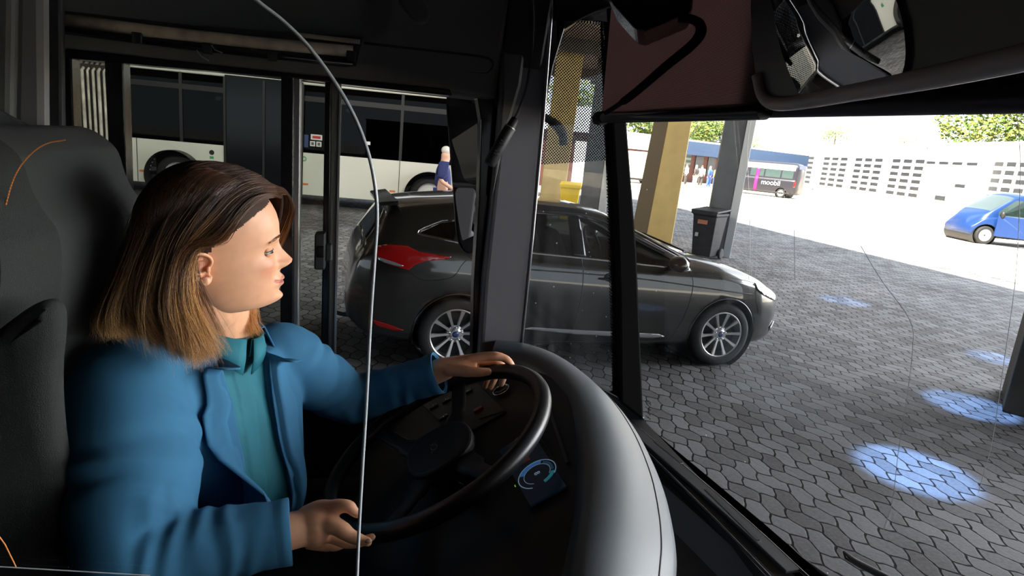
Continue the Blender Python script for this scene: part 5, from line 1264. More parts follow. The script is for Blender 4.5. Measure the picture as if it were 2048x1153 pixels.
# ---- head: horizontal slices with an exact profile, then features pushed out of the face
def head_surface(nz=190, nt=220):
    z = np.concatenate([np.linspace(-.122, .121, nz)])
    # (z, x front, x back, half width)
    prof = np.array([(-.124, .020, -.010, .012), (-.119, .058, -.018, .034), (-.112, .078, -.028, .047), (-.100, .086, -.040, .055), (-.085, .0865, -.052, .060), (-.070, .0865, -.060, .0635), (-.055, .0865, -.070, .066), (-.040, .0860, -.082, .068),
        (-.020, .0845, -.094, .0705), (.0, .0855, -.100, .072), (.015, .087, -.103, .0735), (.030, .0915, -.105, .075), (.045, .092, -.105, .076), (.060, .089, -.103, .0755), (.075, .082, -.098, .073), (.090, .070, -.088, .067), (.103, .052, -.074, .056), (.113, .030, -.054, .040), (.119, .008, -.030, .022), (.121, -.008, -.016, .006)])
    def ip(c): return np.interp(z, prof[:, 0], np.convolve(np.pad(prof[:, c], 1, 'edge'), [.0, 1, .0], 'valid'))
    xf, xb, w = ip(1), ip(2), ip(3)
    ker = np.hanning(13); ker /= ker.sum()
    def smo(a): return np.convolve(np.pad(a, 6, 'edge'), ker, 'valid')
    xf, xb, w = smo(xf), smo(xb), smo(w)
    th = np.linspace(0, 2*np.pi, nt, endpoint=False)
    # more rings of points on the face side
    Z, TH_ = np.meshgrid(z, th, indexing='ij')
    XM = ((xf+xb)/2)[:, None]; RX = ((xf-xb)/2)[:, None]; Wd = w[:, None]
    c, s = np.cos(TH_), np.sin(TH_)
    e = 2/2.35
    X = XM+RX*np.sign(c)*np.abs(c)**e; Y = Wd*np.sign(s)*np.abs(s)**e
    # face narrows towards the front of the jaw
    fr = np.clip((X-.0)/.09, 0, 1); jaw = np.clip((-Z-.03)/.09, 0, 1)
    Y *= 1-.38*fr**1.6*jaw-.06*fr
    F = (X > .02)
    ay = np.abs(Y)
    d = np.zeros_like(X)
    # nose: bridge to tip
    nose_h = np.interp(Z, [-.0500, -.0455, -.0400, -.0345, -.029, -.022, -.012, -.002, .008, .018, .028], [0, .0045, .0150, .0215, .0235, .0205, .0145, .0090, .0050, .0022, 0])
    nose_w = np.interp(Z, [-.05, -.035, -.028, -.015, .0, .02], [.0105, .0115, .0108, .0090, .0080, .0100])
    d += nose_h*np.exp(-(ay/nose_w)**2.4)
    d += .0105*g1(ay-.0135, .0062)*g1(Z+.0350, .0068)          # wings
    d -= .0050*g1(ay-.0085, .0035)*g1(Z+.0455, .0028)          # nostrils
    d -= .0018*g1(ay-.0190, .0030)*g1(Z+.036, .010)
    # eye sockets, brow, cheeks
    d -= .0105*g1(ay-.0300, .0150)*g1(Z-.0035, .0105)
    d -= .0050*g1(ay-.0150, .0060)*g1(Z-.002, .011)
    d += .0034*g1(ay-.0290, .0200)*g1(Z-.0240, .0075)
    d += .0050*g1(ay-.0430, .0180)*g1(Z+.0260, .0170)
    d -= .0020*g1(ay-.0300, .0050)*g1(Z+.050, .014)            # smile fold
    d -= .0022*g1(Z+.0890, .0050)*g1(ay, .020)                 # under the lower lip
    d += .0065*g1(Z+.1030, .0110)*g1(ay, .0170)                # chin
    # mouth
    mc = -.0670+.0035*(ay/.024)**2                              # mouth line, corners up
    mw = np.clip(1-(ay/.0300)**2, 0, 1)
    d += .0045*g1(Z+.062, .014)*g1(ay, .026)
    ul = g1(Z-(mc+.0048), .0042)*mw**.6; ll = g1(Z-(mc-.0058), .0050)*mw**.6
    d += .0042*ul+.0048*ll
    d -= .0062*g1(Z-mc, .0016)*mw**.35
    d -= .0012*g1(ay, .0035)*g1(Z+.0530, .006)                 # philtrum
    dirx = np.where(F, 1.0, 0.0); 
    X2 = X+d*np.clip((X-.02)/.03, 0, 1)
    lipmask = ((ul > .58) | (ll > .52) | ((np.abs(Z-mc) < .003) & (mw > .05))) & (X > .05) & (ay < .0290)
    return X2, Y, Z, lipmask
X_, Y_, Z_, LM = head_surface()
nz, nt_ = X_.shape
hv = [H((X_[i, j], Y_[i, j], Z_[i, j])) for i in range(nz) for j in range(nt_)]
hf = [(i*nt_+j, i*nt_+(j+1) % nt_, (i+1)*nt_+(j+1) % nt_, (i+1)*nt_+j) for i in range(nz-1) for j in range(nt_)]
headmb = MB().add(hv, hf+[tuple(range(nt_))[::-1], tuple(range((nz-1)*nt_, nz*nt_))])
def fm(i):
    a_, b_ = i//nt_, i % nt_
    if LM[a_, b_]: return 1
    x, y, z = X_[a_, b_], Y_[a_, b_], Z_[a_, b_]
    return 2 if z > np.interp(x, [-.05, -.02, .0, .03, .06, .09], [-.06, .0, .030, .048, .068, .082]) else 0
headmb.m = [fm(i) for i in range(len(hf))]+[0, 2]
# ears
def ear(s):
    y0 = .070*s; g = MB()
    P = lambda x, y, z: H((x-.014, y0+s*(y+.004), z-.008))
    helix = [(.006, .000, -.002), (.010, .004, .012), (.006, .010, .024), (-.006, .015, .030), (-.019, .018, .024), (-.024, .019, .008), (-.021, .017, -.008), (-.012, .012, -.022), (-.004, .007, -.031), (.003, .003, -.030), (.006, .001, -.020)]
    g.tube([P(*p) for p in cr(helix, 5)], [.0030*HS]*20+[.0032*HS]*20+[.0042*HS]*11, 10)
    g2 = MB(); ring = [P(*p) for p in cr(helix, 4, True)]; c = P(-.007, .004, -.002)
    rows = [[c]*len(ring), [c.lerp(p, .5)-HR @ Vector((0, s*.003, 0)) for p in ring], [c.lerp(p, 1) for p in ring]]
    g2.grid(rows, True); b = [c-HR @ Vector((0, s*.012, 0))]*len(ring)
    g2.grid([rows[2], [p-HR @ Vector((0, s*.010, 0)) for p in ring], b], True)
    anti = [(-.002, .008, .018), (-.012, .012, .016), (-.016, .013, .004), (-.012, .011, -.010), (-.004, .007, -.016)]
    g.tube([P(*p) for p in cr(anti, 4)], .0022*HS, 8); g.ball(P(.004, .005, -.006), (.004, .004, .005))
    g.ball(P(-.001, .006, -.028), (.0065, .0045, .0075))
    return g, g2
em = []
for s in (-1, 1): em += list(ear(s))
ear_me = remesh(em, .0012, 3)

# ---- joints of the pose (world)
RS = DEP(262, 768, 1.02); RE = DEP(286, 1118, .885); RWr = DEP(598, 1060, .955)
LS = DEP(556, 716, 1.30); LE = DEP(706, 800, 1.46); LWr = DEP(884, 744, 1.43)
NB = DEP(430, 668, 1.16); PEL = Vector((-.36, 1.17, 1.05))
HD = []                                                    # hand pieces
def fing(pts, r, name=None):
    P = crv([DEP(*p) for p in pts], 5); n = len(P)
    rr = [r[0]+(r[1]-r[0])*i/(n-1) for i in range(n)]
    k = max(1, n//3)
    for j in range(n):                                     # knuckles swell slightly
        rr[j] *= 1+.07*math.exp(-((j/(n-1)-.42)/.08)**2)+.05*math.exp(-((j/(n-1)-.72)/.07)**2)
    g = MB().tube([p-WO for p in P], rr, 12); g.ball(P[-1]-WO, rr[-1]*1.0, 12, 8); g.ball(P[0]-WO, rr[0], 12, 8); return g
def blobs(pts, n=4, flat=None, ref=(0, 0, 1)):
    P = cr([tuple(DEP(*p[:3])-WO)+(p[3],) for p in pts], n)
    return MB().tube([Vector(p[:3]) for p in P], [p[3] for p in P], 16, flat=flat, ref=ref)
# left hand on top of the rim, fingers hooked over it
D0 = 1.420
HD += [blobs([(868, 738, D0+.01, .021), (884, 734, D0+.01, .0225), (905, 733, D0+.012, .025), (930, 731, D0+.015, .027), (952, 728, D0+.018, .022)], flat=.88),
       blobs([(905, 733, D0+.03, .020), (935, 728, D0+.045, .021), (955, 726, D0+.050, .016)]),
       fing([(945, 716, D0, 0), (968, 714, D0-.005, 0), (988, 713, D0-.008, 0), (1006, 716, D0-.008, 0), (1018, 724, D0-.008, 0), (1027, 737, D0-.006, 0)] and [(940, 719, D0+.005), (968, 714, D0), (990, 713, D0-.004), (1006, 716, D0-.004), (1018, 724, D0-.004), (1026, 737, D0)], (.0120, .0078)),
       fing([(945, 722, D0+.03), (968, 722, D0+.028), (990, 724, D0+.026), (1004, 733, D0+.026), (1008, 750, D0+.03), (1003, 768, D0+.03)], (.0118, .0078)),
       fing([(940, 726, D0+.05), (962, 726, D0+.052), (982, 732, D0+.050), (990, 745, D0+.05), (988, 760, D0+.05), (981, 775, D0+.045)], (.0112, .0074)),
       fing([(932, 730, D0+.065), (950, 732, D0+.072), (968, 740, D0+.072), (976, 752, D0+.07), (975, 764, D0+.068), (970, 775, D0+.062)], (.0100, .0066)),
       fing([(900, 740, D0-.008), (920, 742, D0-.020), (940, 744, D0-.030), (960, 745, D0-.034), (976, 744, D0-.034)], (.0150, .0088))]
# right hand held open below the rim
D1 = .965
HD += [blobs([(578, 1058, D1+.0, .025), (598, 1057, D1, .0265), (622, 1054, D1, .030), (646, 1053, D1, .0295), (664, 1056, D1, .020)], flat=1.0),
       blobs([(620, 1070, D1+.02, .022), (645, 1078, D1+.02, .019), (660, 1082, D1+.02, .013)]),
       fing([(615, 1030, D1+.005), (640, 1018, D1+.005), (664, 1017, D1), (682, 1013, D1-.004), (698, 1014, D1-.006), (706, 1022, D1-.006), (715, 1029, D1-.006)], (.0150, .0068)),
       fing([(640, 1048, D1-.010), (668, 1052, D1-.014), (686, 1062, D1-.016), (702, 1073, D1-.016), (720, 1080, D1-.016), (736, 1085, D1-.016)], (.0155, .0070)),
       fing([(640, 1068, D1+.0), (668, 1074, D1+.004), (690, 1083, D1+.006), (712, 1086, D1+.008), (730, 1081, D1+.010), (744, 1075, D1+.012)], (.0130, .0062)),
       fing([(630, 1078, D1+.02), (655, 1086, D1+.022), (672, 1090, D1+.024), (684, 1085, D1+.03), (680, 1076, D1+.036)], (.0125, .0078)),
       fing([(620, 1080, D1+.035), (640, 1089, D1+.038), (656, 1093, D1+.04), (666, 1088, D1+.045)], (.0115, .0072))]
def limb(pts, n=6, seg=20):
    P = cr([tuple(Vector(p[0])-WO)+(p[1],) for p in pts], n); return MB().tube([Vector(p[:3]) for p in P], [p[3] for p in P], seg)
# forearms, upper arms, torso, neck and legs make one body
inner = [limb([(LS, .045), (LS.lerp(LE, .5), .040), (LE, .036), (LE.lerp(LWr, .5), .033), (LWr, .0225), (DEP(892, 738, D0+.01), .0220)]),
         limb([(RS, .045), (RS.lerp(RE, .5), .042), (RE, .038), (RE.lerp(RWr, .5), .034), (RWr, .0265), (DEP(610, 1056, D1), .0265)]),
         limb([(HC+HR @ Vector((-.025, 0, -.03)), .056), (HC+HR @ Vector((-.020, 0, -.09)), .054), (NB.lerp(HC, .42), .054), (NB, .060), (NB+Vector((-.03, 0, -.06)), .07), (NB+Vector((-.03, 0, -.10)), .05)]),
         limb([(NB+Vector((-.04, 0, -.07)), .08), (NB+Vector((-.04, 0, -.25)), .105), (PEL, .12)])]
for s in (-1, 1): inner.append(limb([(PEL+Vector((0, s*.09, 0)), .08), (PEL+Vector((.38, s*.13, .03)), .065), (PEL+Vector((.44, s*.13, -.36)), .042)]))
body_me = remesh(inner+HD, .0026, 5)
# merge the head and ears into the same mesh object
bm = bmesh.new(); bm.from_mesh(body_me)
hm = headmb.mesh('h'); hm.polygons.foreach_set('material_index', headmb.m); bm.from_mesh(hm); bm.from_mesh(ear_me)
for f in bm.faces: f.smooth = True
bmesh.ops.recalc_face_normals(bm, faces=bm.faces)
bm.to_mesh(body_me); bm.free()
wbody = mesh_obj('body', body_me, [M['skin'], M['lips'], mat('hair_roots', (.05, .022, .010), .8)], wm)

# ---- eyes, lids, brows, teeth
sclera = mat('sclera', (.46, .42, .40), .12); iris = mat('iris', (.10, .16, .22), .15); pup = mat('pupil', (.004, .004, .004), .1); lash = mat('lash', (.045, .025, .015), .7)
for s in (-1, 1):
    c = Vector((.0660, s*.0310, .0035))
    e = MB().ball(H(c), .0125*HS, 24, 16).build('eye', sclera, wm, smooth=True)
    gz = Vector((.96, s*.06+.05, -.10)).normalized()
    for r, dd, m_, nm in ((.0060, .0106, iris, 'iris'), (.0028, .0121, pup, 'pupil')):
        Q = (HR @ gz).to_track_quat('Z', 'Y').to_matrix()
        MB().lathe([(0, .0018), (r*.6, .0012), (r, -.0004)], H(c+gz*dd), Q*HS, 20).build(nm, m_, e, smooth=True)
    # lids: shells over the ball that leave an almond opening
    for up_ in (1, -1):
        rows = []
        for k in range(15):
            a = math.radians(-78+156*k/14); row = []
            lim = (.27 if up_ > 0 else -.19)*max(0.0, math.cos(a))**.7+(-.02)
            for j in range(7):
                b = lim+(up_*1.35-lim)*j/6
                rr = .0137+(.0006 if j == 0 else 0)
                row.append(H(c+Vector((math.cos(b)*math.cos(a), math.cos(b)*math.sin(a), math.sin(b)))*rr))
            rows.append(row)
        lo_ = MB().grid(rows).build('eyelid', M['skin'], wm, smooth=True)
        sd_ = lo_.modifiers.new('solid', 'SOLIDIFY'); sd_.thickness = .0008
        if up_ > 0: MB().tube([r_[0] for r_ in rows], .0007, 6).build('lashes', lash, wm, smooth=True)
    # brow hairs
    g = MB(); rr = random.Random(5)
    hb_ = BVHTree.FromPolygons(hv, hf)
    for k in range(120):
        t = rr.random(); y = s*(.012+.034*t); z = .0268+.0045*math.sin(t*2.8)-.005*t+rr.uniform(-.0020, .0020)
        o0 = H((.2, y, z)); o1 = H((-.2, y, z)); h = hb_.ray_cast(o0, (o1-o0).normalized())
        if h[0] is None: continue
        d_ = (HR @ Vector((0-.3*t, s*.9, .10-.35*t))).normalized(); p0 = h[0]+h[1]*.0003*(1 if h[1].dot(o0-o1) > 0 else -1)
        g.tube([p0, p0+d_*.0035, p0+d_*.006-h[1]*0], [.00022, .0002, .00005], 4)
    g.build('eyebrow', mat('brow_%d' % (s+1), (.24, .13, .07), .7), wm)
MB().box(H((.0800, 0, -.0668)), (.004*HS, .034*HS, .0040*HS), HR).build('teeth', mat('teeth', (.75, .70, .62), .2), wm, bevel=.0008)
# finger nails
for (x, y, d, r) in ((1028, 735, D0-.009, .0042), (737, 1083.5, D1-.0235, .0048)):
    MB().ball(DEP(x, y, d)-WO, (r*1.1, r*.5, r*.8), 10, 6).build('nail', M['nail'], wm, smooth=True)

# ---- torso frame for the clothes
UPv = (NB-PEL).normalized()
NCK = None
SHv = (LS-RS); SHv = (SHv-UPv*SHv.dot(UPv)).normalized()      # towards her left shoulder
FWv = SHv.cross(UPv).normalized()
if FWv.x < 0: FWv = -FWv
TC = (LS+RS)/2
def TP(a, b, c): return TC+SHv*a+FWv*b+UPv*c-WO              # a: to her left, b: forward, c: up (from shoulder line)
def torso(infl, top=.07):
    #   c,   half width, depth front, depth back, centre b
    S = [(-.55, .19, .16, .12, .02), (-.47, .185, .165, .12, .02), (-.38, .165, .150, .11, .02), (-.30, .160, .150, .11, .02), (-.22, .165, .165, .11, .015), (-.15, .172, .160, .105, .01), (-.08, .182, .130, .10, .0), (-.02, .180, .100, .09, -.005), (.02, .155, .080, .080, -.01), (.05, .105, .068, .068, -.01), (.075, .066, .060, .060, -.005), (.10, .056, .054, .054, .0)]
    S = [s_ for s_ in S if s_[0] <= top+1e-6]
    ctl = cr(S, 5); rows = []
    for c_, w_, f_, bk_, b0_ in ctl:
        row = []
        for k in range(48):
            a = 2*math.pi*k/48; ca, sa = math.cos(a), math.sin(a)
            ca2 = math.copysign(abs(ca)**.85, ca); sa2 = math.copysign(abs(sa)**.85, sa)
            x = (w_+infl)*ca2; y = b0_+((f_ if sa > 0 else bk_)+infl)*sa2
            if sa > 0:     # bust
                y += .020*math.exp(-((c_+.20)/.07)**2)*math.exp(-((abs(x)-.075)/.055)**2)
            row.append(TP(x, y, c_))
        rows.append(row)
    g = MB().grid(rows, True); g.add(rows[0], [tuple(range(48))]); g.add(rows[-1], [tuple(range(48))]); return g
# blouse
bl = remesh([torso(-.004, .075)], .0045, 6)
a = co_get(bl); W3 = np.array([tuple(TP(0, 0, 0))]); loc_ = a-W3
A_ = loc_@np.array(SHv); B_ = loc_@np.array(FWv); C_ = loc_@np.array(UPv)
fold = .0028*np.sin(A_*95+np.sin(C_*14)*1.6+C_*20)*np.exp(-((A_)/.10)**2)*(B_ > 0)*np.clip((.03-C_)/.1, 0, 1)
plk = .0022*(np.abs(A_+.002*np.sin(C_*30)) < .016)*(B_ > 0)
a += np.outer(fold+plk, np.array(FWv)); co_set(bl, a)
blouse = mesh_obj('blouse', bl, M['blouse'], wm)
# stand collar of the blouse
rows = []
for k in range(29):
    t = 7+346*k/28; an = math.radians(t); ca, sa = math.sin(an), math.cos(an)
    r0_ = .063; row = []
    ctr = TP(0, .004, .058)
    base = ctr+SHv*(r0_*ca)+FWv*(r0_*sa*1.02)
    f_ = max(0, math.cos(an))
    row = [base+UPv*-.010, base+UPv*(.030-.008*f_)+(SHv*ca+FWv*sa)*-.003, base+UPv*(.034-.010*f_)+(SHv*ca+FWv*sa)*.002, base+UPv*(.006-.016*f_**4)+(SHv*ca+FWv*sa)*.012, base+UPv*(-.006-.034*f_**6)+(SHv*ca+FWv*sa)*.015]
    rows.append(row)
half = [rows[:15], rows[14:]]
for hrows, ddx in ((rows, 0),):
    c_ = MB().grid(hrows).build('collar', M['blouse'], wm, smooth=True); q = c_.modifiers.new('s', 'SOLIDIFY'); q.thickness = .0018

# blazer: torso shell and both sleeves as one surface, opened down the front
shR = TP(-.165, -.005, -.035)+WO; shL = TP(.165, -.005, -.035)+WO
cuR = RE.lerp(RWr, .93); cuL = LE.lerp(LWr, .96)
def sleeve(S0, S1, E0, W0, rs):
    pts = [(S0, rs[0]), (S1, rs[1]), (S1.lerp(E0, .33), rs[2]), (S1.lerp(E0, .7), rs[3]), (E0, rs[4]), (E0.lerp(W0, .35), rs[5]), (E0.lerp(W0, .7), rs[6]), (W0, rs[7])]
    return limb(pts, 7, 28)
slR = sleeve(TP(-.10, -.01, -.05)+WO, RS+Vector((0, 0, -.01)), RE+Vector((-.01, 0, 0)), cuR, (.075, .088, .094, .088, .068, .056, .050, .0475))
slL = sleeve(TP(.10, -.01, -.05)+WO, LS, LE, cuL, (.070, .074, .072, .064, .056, .050, .046, .0465))
bz = remesh([torso(.013, .05), slR, slL], .0048, 7)
a = co_get(bz)
# real creases across the sleeves near elbow and armpit
def creases(a, P0_, P1_, t0, t1, n, amp, rad, twist, sgn):
    P0n, P1n = np.array(tuple(P0_-WO)), np.array(tuple(P1_-WO)); ax = P1n-P0n; L2 = np.linalg.norm(ax); ax = ax/L2
    v = a-P0n; t = v@ax/L2; rv = v-np.outer(v@ax, ax); r = np.linalg.norm(rv, axis=1)
    ref = np.cross(ax, np.array(sgn)); ref /= np.linalg.norm(ref); ref2 = np.cross(ax, ref)
    ang = np.arctan2(rv@ref2, rv@ref)
    m = (r < rad)*np.exp(-((t-(t0+t1)/2)/((t1-t0)/2))**4)
    ph = t*n*2*np.pi+twist*np.sin(ang)+1.1*np.sin(ang*2+t*9)
    wv = np.sin(ph); wv = np.sign(wv)*np.abs(wv)**1.4
    d = amp*m*wv*np.clip(.25+.9*np.cos(ang*.5-.4+1.7*np.sin(t*5))**2, 0, 1)
    return a+rv/np.maximum(r, 1e-5)[:, None]*d[:, None]
a = creases(a, RS, RE, .25, 1.0, 4, .0042, .14, 1.2, (1, 0, 0))
a = creases(a, RE, RWr, -.1, .8, 6, .0022, .10, .8, (0, 0, 1))
a = creases(a, LS, LE, .1, 1.1, 4, .0034, .12, 1.9, (0, 0, 1))
a = creases(a, LE, LWr, -.1, .95, 5, .0019, .10, 1.9, (0, 0, 1))
co_set(bz, a)
bm = bmesh.new(); bm.from_mesh(bz)
ON = [(-.060, .09), (-.040, -.02), (-.036, -.10), (-.050, -.20), (-.080, -.30), (-.13, -.60)]     # near front edge (a, c)
OF = [(.065, .09), (.050, -.02), (.050, -.10), (.060, -.20), (.085, -.30), (.12, -.60)]
o_ = TP(0, 0, 0)
for P in (ON, OF):
    for (a0, c0), (a1, c1) in zip(P, P[1:]):
        d2 = (SHv*(a1-a0)+UPv*(c1-c0)).normalized(); no = d2.cross(FWv)
        cen = TP(a0, 0, c0)
        fs = [f for f in bm.faces if (f.calc_center_median()-o_).dot(FWv) > .0 and min(c0, c1)-.02 < (f.calc_center_median()-o_).dot(UPv) < max(c0, c1)+.02 and abs((f.calc_center_median()-o_).dot(SHv)) < .15]
        geo = set(fs); [geo.update(f.edges) for f in fs]; [geo.update(f.verts) for f in fs]
        bmesh.ops.bisect_plane(bm, geom=list(geo), dist=1e-6, plane_co=cen, plane_no=no)
def lim(P, c_): return float(np.interp(-c_, [-p[1] for p in P], [p[0] for p in P]))
kill = []
for f in bm.faces:
    v = f.calc_center_median()-o_; A0, B0, C0 = v.dot(SHv), v.dot(FWv), v.dot(UPv)
    nk = (f.calc_center_median()-(NB-WO)); nk2 = nk-UPv*nk.dot(UPv)
    if (B0 > .02 and lim(ON, C0) < A0 < lim(OF, C0) and C0 < .1): kill.append(f)
    elif C0 > .035 and nk2.length < .080: kill.append(f)
    else:
        for W0, E0 in ((cuR, RE), (cuL, LE)):
            ax = (W0-E0).normalized(); vv = f.calc_center_median()-(W0-WO)
            if vv.dot(ax) > -.0015 and vv.length < .07: kill.append(f); break
bmesh.ops.delete(bm, geom=kill, context='FACES')
for f in bm.faces: f.smooth = True
zbv = BVHTree.FromBMesh(bm)
bm.to_mesh(bz); bm.free()
blazer = mesh_obj('blazer', bz, M['blazer'], wm); q = blazer.modifiers.new('s', 'SOLIDIFY'); q.thickness = .0025; q.offset = -1
# lapels folded back along each front edge, notch near the collar
def onshell(a_, c_, off=.004):
    s0 = TP(a_, .5, c_); h = zbv.ray_cast(s0, -FWv)
    if h[0] is None: h = (TP(a_, .12, c_), FWv)
    return h[0]+FWv*off
def lapel(P, s, wid):
    rows = []
    for k in range(33):
        t = k/32; c_ = .055-.44*t
        a0 = lim(P, c_)
        w_ = float(np.interp(t, [0, .10, .18, .185, .22, .5, .8, 1.0], wid))
        row = [onshell(a0-s*.003, c_, .001)]
        for j in range(7):
            u = j/6; row.append(onshell(a0+s*w_*u, c_, .0115-.0045*u+(.002 if j == 6 else 0)))
        rows.append(row)
    o = MB().grid(rows).build('lapel', M['blazer'], wm, smooth=True); q = o.modifiers.new('s', 'SOLIDIFY'); q.thickness = .004; q.offset = 0
    q = o.modifiers.new('sm', 'SMOOTH'); q.iterations = 3
    return rows
lapel(ON, -1, [.036, .046, .052, .070, .070, .056, .034, .006])
lapel(OF, 1, [.030, .038, .046, .062, .062, .048, .030, .006])
# blazer collar round the back of the neck
rows = []
for k in range(25):
    an = math.radians(60+240*k/24); ca, sa = math.sin(an), math.cos(an)
    ctr = NB-WO; rd = SHv*ca+FWv*sa
    rows.append([ctr+rd*.078+UPv*.0, ctr+rd*.076+UPv*.022, ctr+rd*.084+UPv*.026, ctr+rd*.100+UPv*.004, ctr+rd*.112+UPv*-.012])
q = MB().grid(rows).build('blazer_collar', M['blazer'], wm, smooth=True).modifiers.new('s', 'SOLIDIFY'); q.thickness = .003
# cuffs: hem ring at each sleeve end
for W0, E0, r_ in ((cuR, RE, .0480), (cuL, LE, .0470)):
    ax = (W0-E0).normalized(); u = ax.orthogonal().normalized(); v = ax.cross(u)
    rows = [[W0-WO+ax*z_+(u*math.cos(t)+v*math.sin(t))*(r_*q_) for t in np.linspace(0, 2*math.pi, 41)[:-1]] for z_, q_ in ((-.020, .99), (-.010, 1.01), (.002, 1.02), (.003, .98), (-.01, .93), (-.03, .80))]
    MB().grid(rows, True).build('cuff', M['blazer'], wm, smooth=True)
# trousers
tr = remesh([limb([(PEL+Vector((.02, s*.08, -.02)), .125), (PEL+Vector((.20, s*.12, .02)), .110), (PEL+Vector((.40, s*.135, .02)), .098), (PEL+Vector((.455, s*.135, -.14)), .088), (PEL+Vector((.45, s*.135, -.34)), .065)]) for s in (-1, 1)], .008, 4)
mesh_obj('trousers', tr, mat('dark_trousers', (.012, .013, .018), .85), wm)
for s in (-1, 1): MB().ball(PEL+Vector((.52, s*.14, -.40))-WO, (.13, .045, .045)).build('shoe', M['black'], wm, smooth=True)

# ---- hair
hairm = bpy.data.materials.new('hair'); hairm.use_nodes = True
_n = hairm.node_tree.nodes; _L = hairm.node_tree.links; _b = _n['Principled BSDF']
_g = _n.new('ShaderNodeTexCoord'); _s = _n.new('ShaderNodeSeparateXYZ'); _L.new(_g.outputs['Object'], _s.inputs[0])
_mr = _n.new('ShaderNodeMapRange'); zt_ = Hr((0, 0, .10)).z; zb_ = Hr((0, 0, -.17)).z
_mr.inputs['From Min'].default_value = zt_; _mr.inputs['From Max'].default_value = zb_; _L.new(_s.outputs[2], _mr.inputs['Value'])
_nz = _n.new('ShaderNodeTexNoise'); _nz.inputs['Scale'].default_value = 90; _mp = _n.new('ShaderNodeMapping'); _mp.inputs['Scale'].default_value = (1, 1, .12); _L.new(_g.outputs['Object'], _mp.inputs['Vector']); _L.new(_mp.outputs[0], _nz.inputs['Vector'])
_at = _n.new('ShaderNodeAttribute'); _at.attribute_name = 'strand'
_ad = _n.new('ShaderNodeMath'); _ad.operation = 'MULTIPLY_ADD'; _ad.inputs[1].default_value = .9; _L.new(_at.outputs['Fac'], _ad.inputs[0])
_sb = _n.new('ShaderNodeMath'); _sb.operation = 'SUBTRACT'; _sb.inputs[1].default_value = .45; _L.new(_mr.outputs[0], _sb.inputs[0]); _L.new(_sb.outputs[0], _ad.inputs[2])
_cr = _n.new('ShaderNodeValToRGB'); _cr.color_ramp.elements[0].color = (.055, .021, .008, 1); _cr.color_ramp.elements[1].color = (.92, .54, .22, 1)
_cr.color_ramp.elements[0].position = .1; _cr.color_ramp.elements[1].position = .85; _e = _cr.color_ramp.elements.new(.5); _e.color = (.22, .092, .034, 1)
_L.new(_ad.outputs[0], _cr.inputs[0]); _L.new(_cr.outputs[0], _b.inputs['Base Color']); _b.inputs['Roughness'].default_value = .32; _b.inputs['Specular IOR Level'].default_value = .4
_b.inputs['Anisotropic'].default_value = .6

# guide curves in head coordinates (x fwd, y to her left, z up); the near side is y<0
def hg(rows):
    inv = HR.inverted()
    return [[tuple(inv @ (DEP(x, y, 1.065+d)-HC)) for x, y, d in r] for r in rows]
near = hg([
 [(556, 392, .00), (528, 394, -.035), (498, 404, -.060), (466, 436, -.078), (440, 470, -.086), (410, 480, -.094), (378, 492, -.100), (358, 540, -.101), (366, 600, -.100), (392, 660, -.095), (414, 708, -.085)],
 [(548, 372, .01), (508, 374, -.04), (466, 398, -.073), (430, 438, -.092), (390, 478, -.102), (360, 520, -.106), (352, 580, -.108), (372, 640, -.105), (392, 690, -.100), (408, 724, -.090)],
 [(518, 350, .01), (470, 356, -.04), (425, 390, -.084), (385, 442, -.104), (352, 500, -.112), (338, 560, -.113), (338, 620, -.110), (355, 672, -.105), (378, 716, -.098)],
 [(474, 331, .01), (425, 342, -.04), (375, 380, -.084), (338, 438, -.104), (312, 500, -.110), (298, 560, -.111), (298, 620, -.110), (318, 672, -.105), (346, 708, -.100)],
 [(434, 324, .01), (385, 332, -.036), (335, 372, -.072), (305, 430, -.092), (285, 490, -.100), (268, 550, -.101), (262, 605, -.100), (275, 650, -.098), (300, 684, -.095)],
 [(404, 323, .00), (355, 332, -.028), (314, 368, -.052), (288, 425, -.070), (272, 485, -.080), (252, 550, -.080), (236, 605, -.078), (232, 640, -.076), (246, 666, -.075)],
 [(390, 323, .00), (345, 335, -.010), (306, 370, -.022), (284, 425, -.040), (267, 485, -.050), (246, 550, -.046), (226, 605, -.040), (214, 640, -.040), (222, 668, -.040)],
 [(385, 323, .01), (335, 340, .00), (298, 376, .00), (279, 430, .00), (265, 490, .00), (246, 550, .00), (226, 605, .00), (216, 640, .00), (226, 666, .00)]])
far = hg([
 [(556, 392, .01), (572, 388, .030), (581, 402, .045), (583, 425, .060), (566, 470, .085), (528, 540, .100), (502, 600, .098), (506, 640, .092), (514, 664, .085)],
 [(545, 372, .01), (562, 378, .040), (570, 405, .065), (555, 450, .090), (512, 530, .105), (488, 600, .105), (490, 640, .098), (500, 668, .090)],
 [(474, 333, .01), (482, 350, .060), (472, 400, .095), (450, 480, .112), (440, 560, .112), (450, 630, .105), (472, 670, .100)],
 [(422, 324, .01), (412, 343, .060), (392, 400, .093), (372, 480, .104), (360, 560, .104), (360, 630, .102), (372, 672, .100)],
 [(387, 324, .01), (350, 348, .050), (318, 400, .065), (290, 490, .065), (260, 560, .062), (240, 620, .060), (236, 656, .060)]])
temple = hg([
 [(562, 396, .00), (540, 388, -.030), (505, 396, -.058), (475, 424, -.076), (450, 458, -.084), (416, 478, -.092), (384, 486, -.099), (362, 524, -.102), (362, 580, -.101)],
 [(558, 392, .00), (530, 396, -.032), (500, 410, -.060), (470, 444, -.079), (444, 478, -.086), (416, 486, -.093), (384, 490, -.099), (362, 530, -.102), (360, 590, -.101)]])
hbv = BVHTree.FromPolygons(hv, hf)
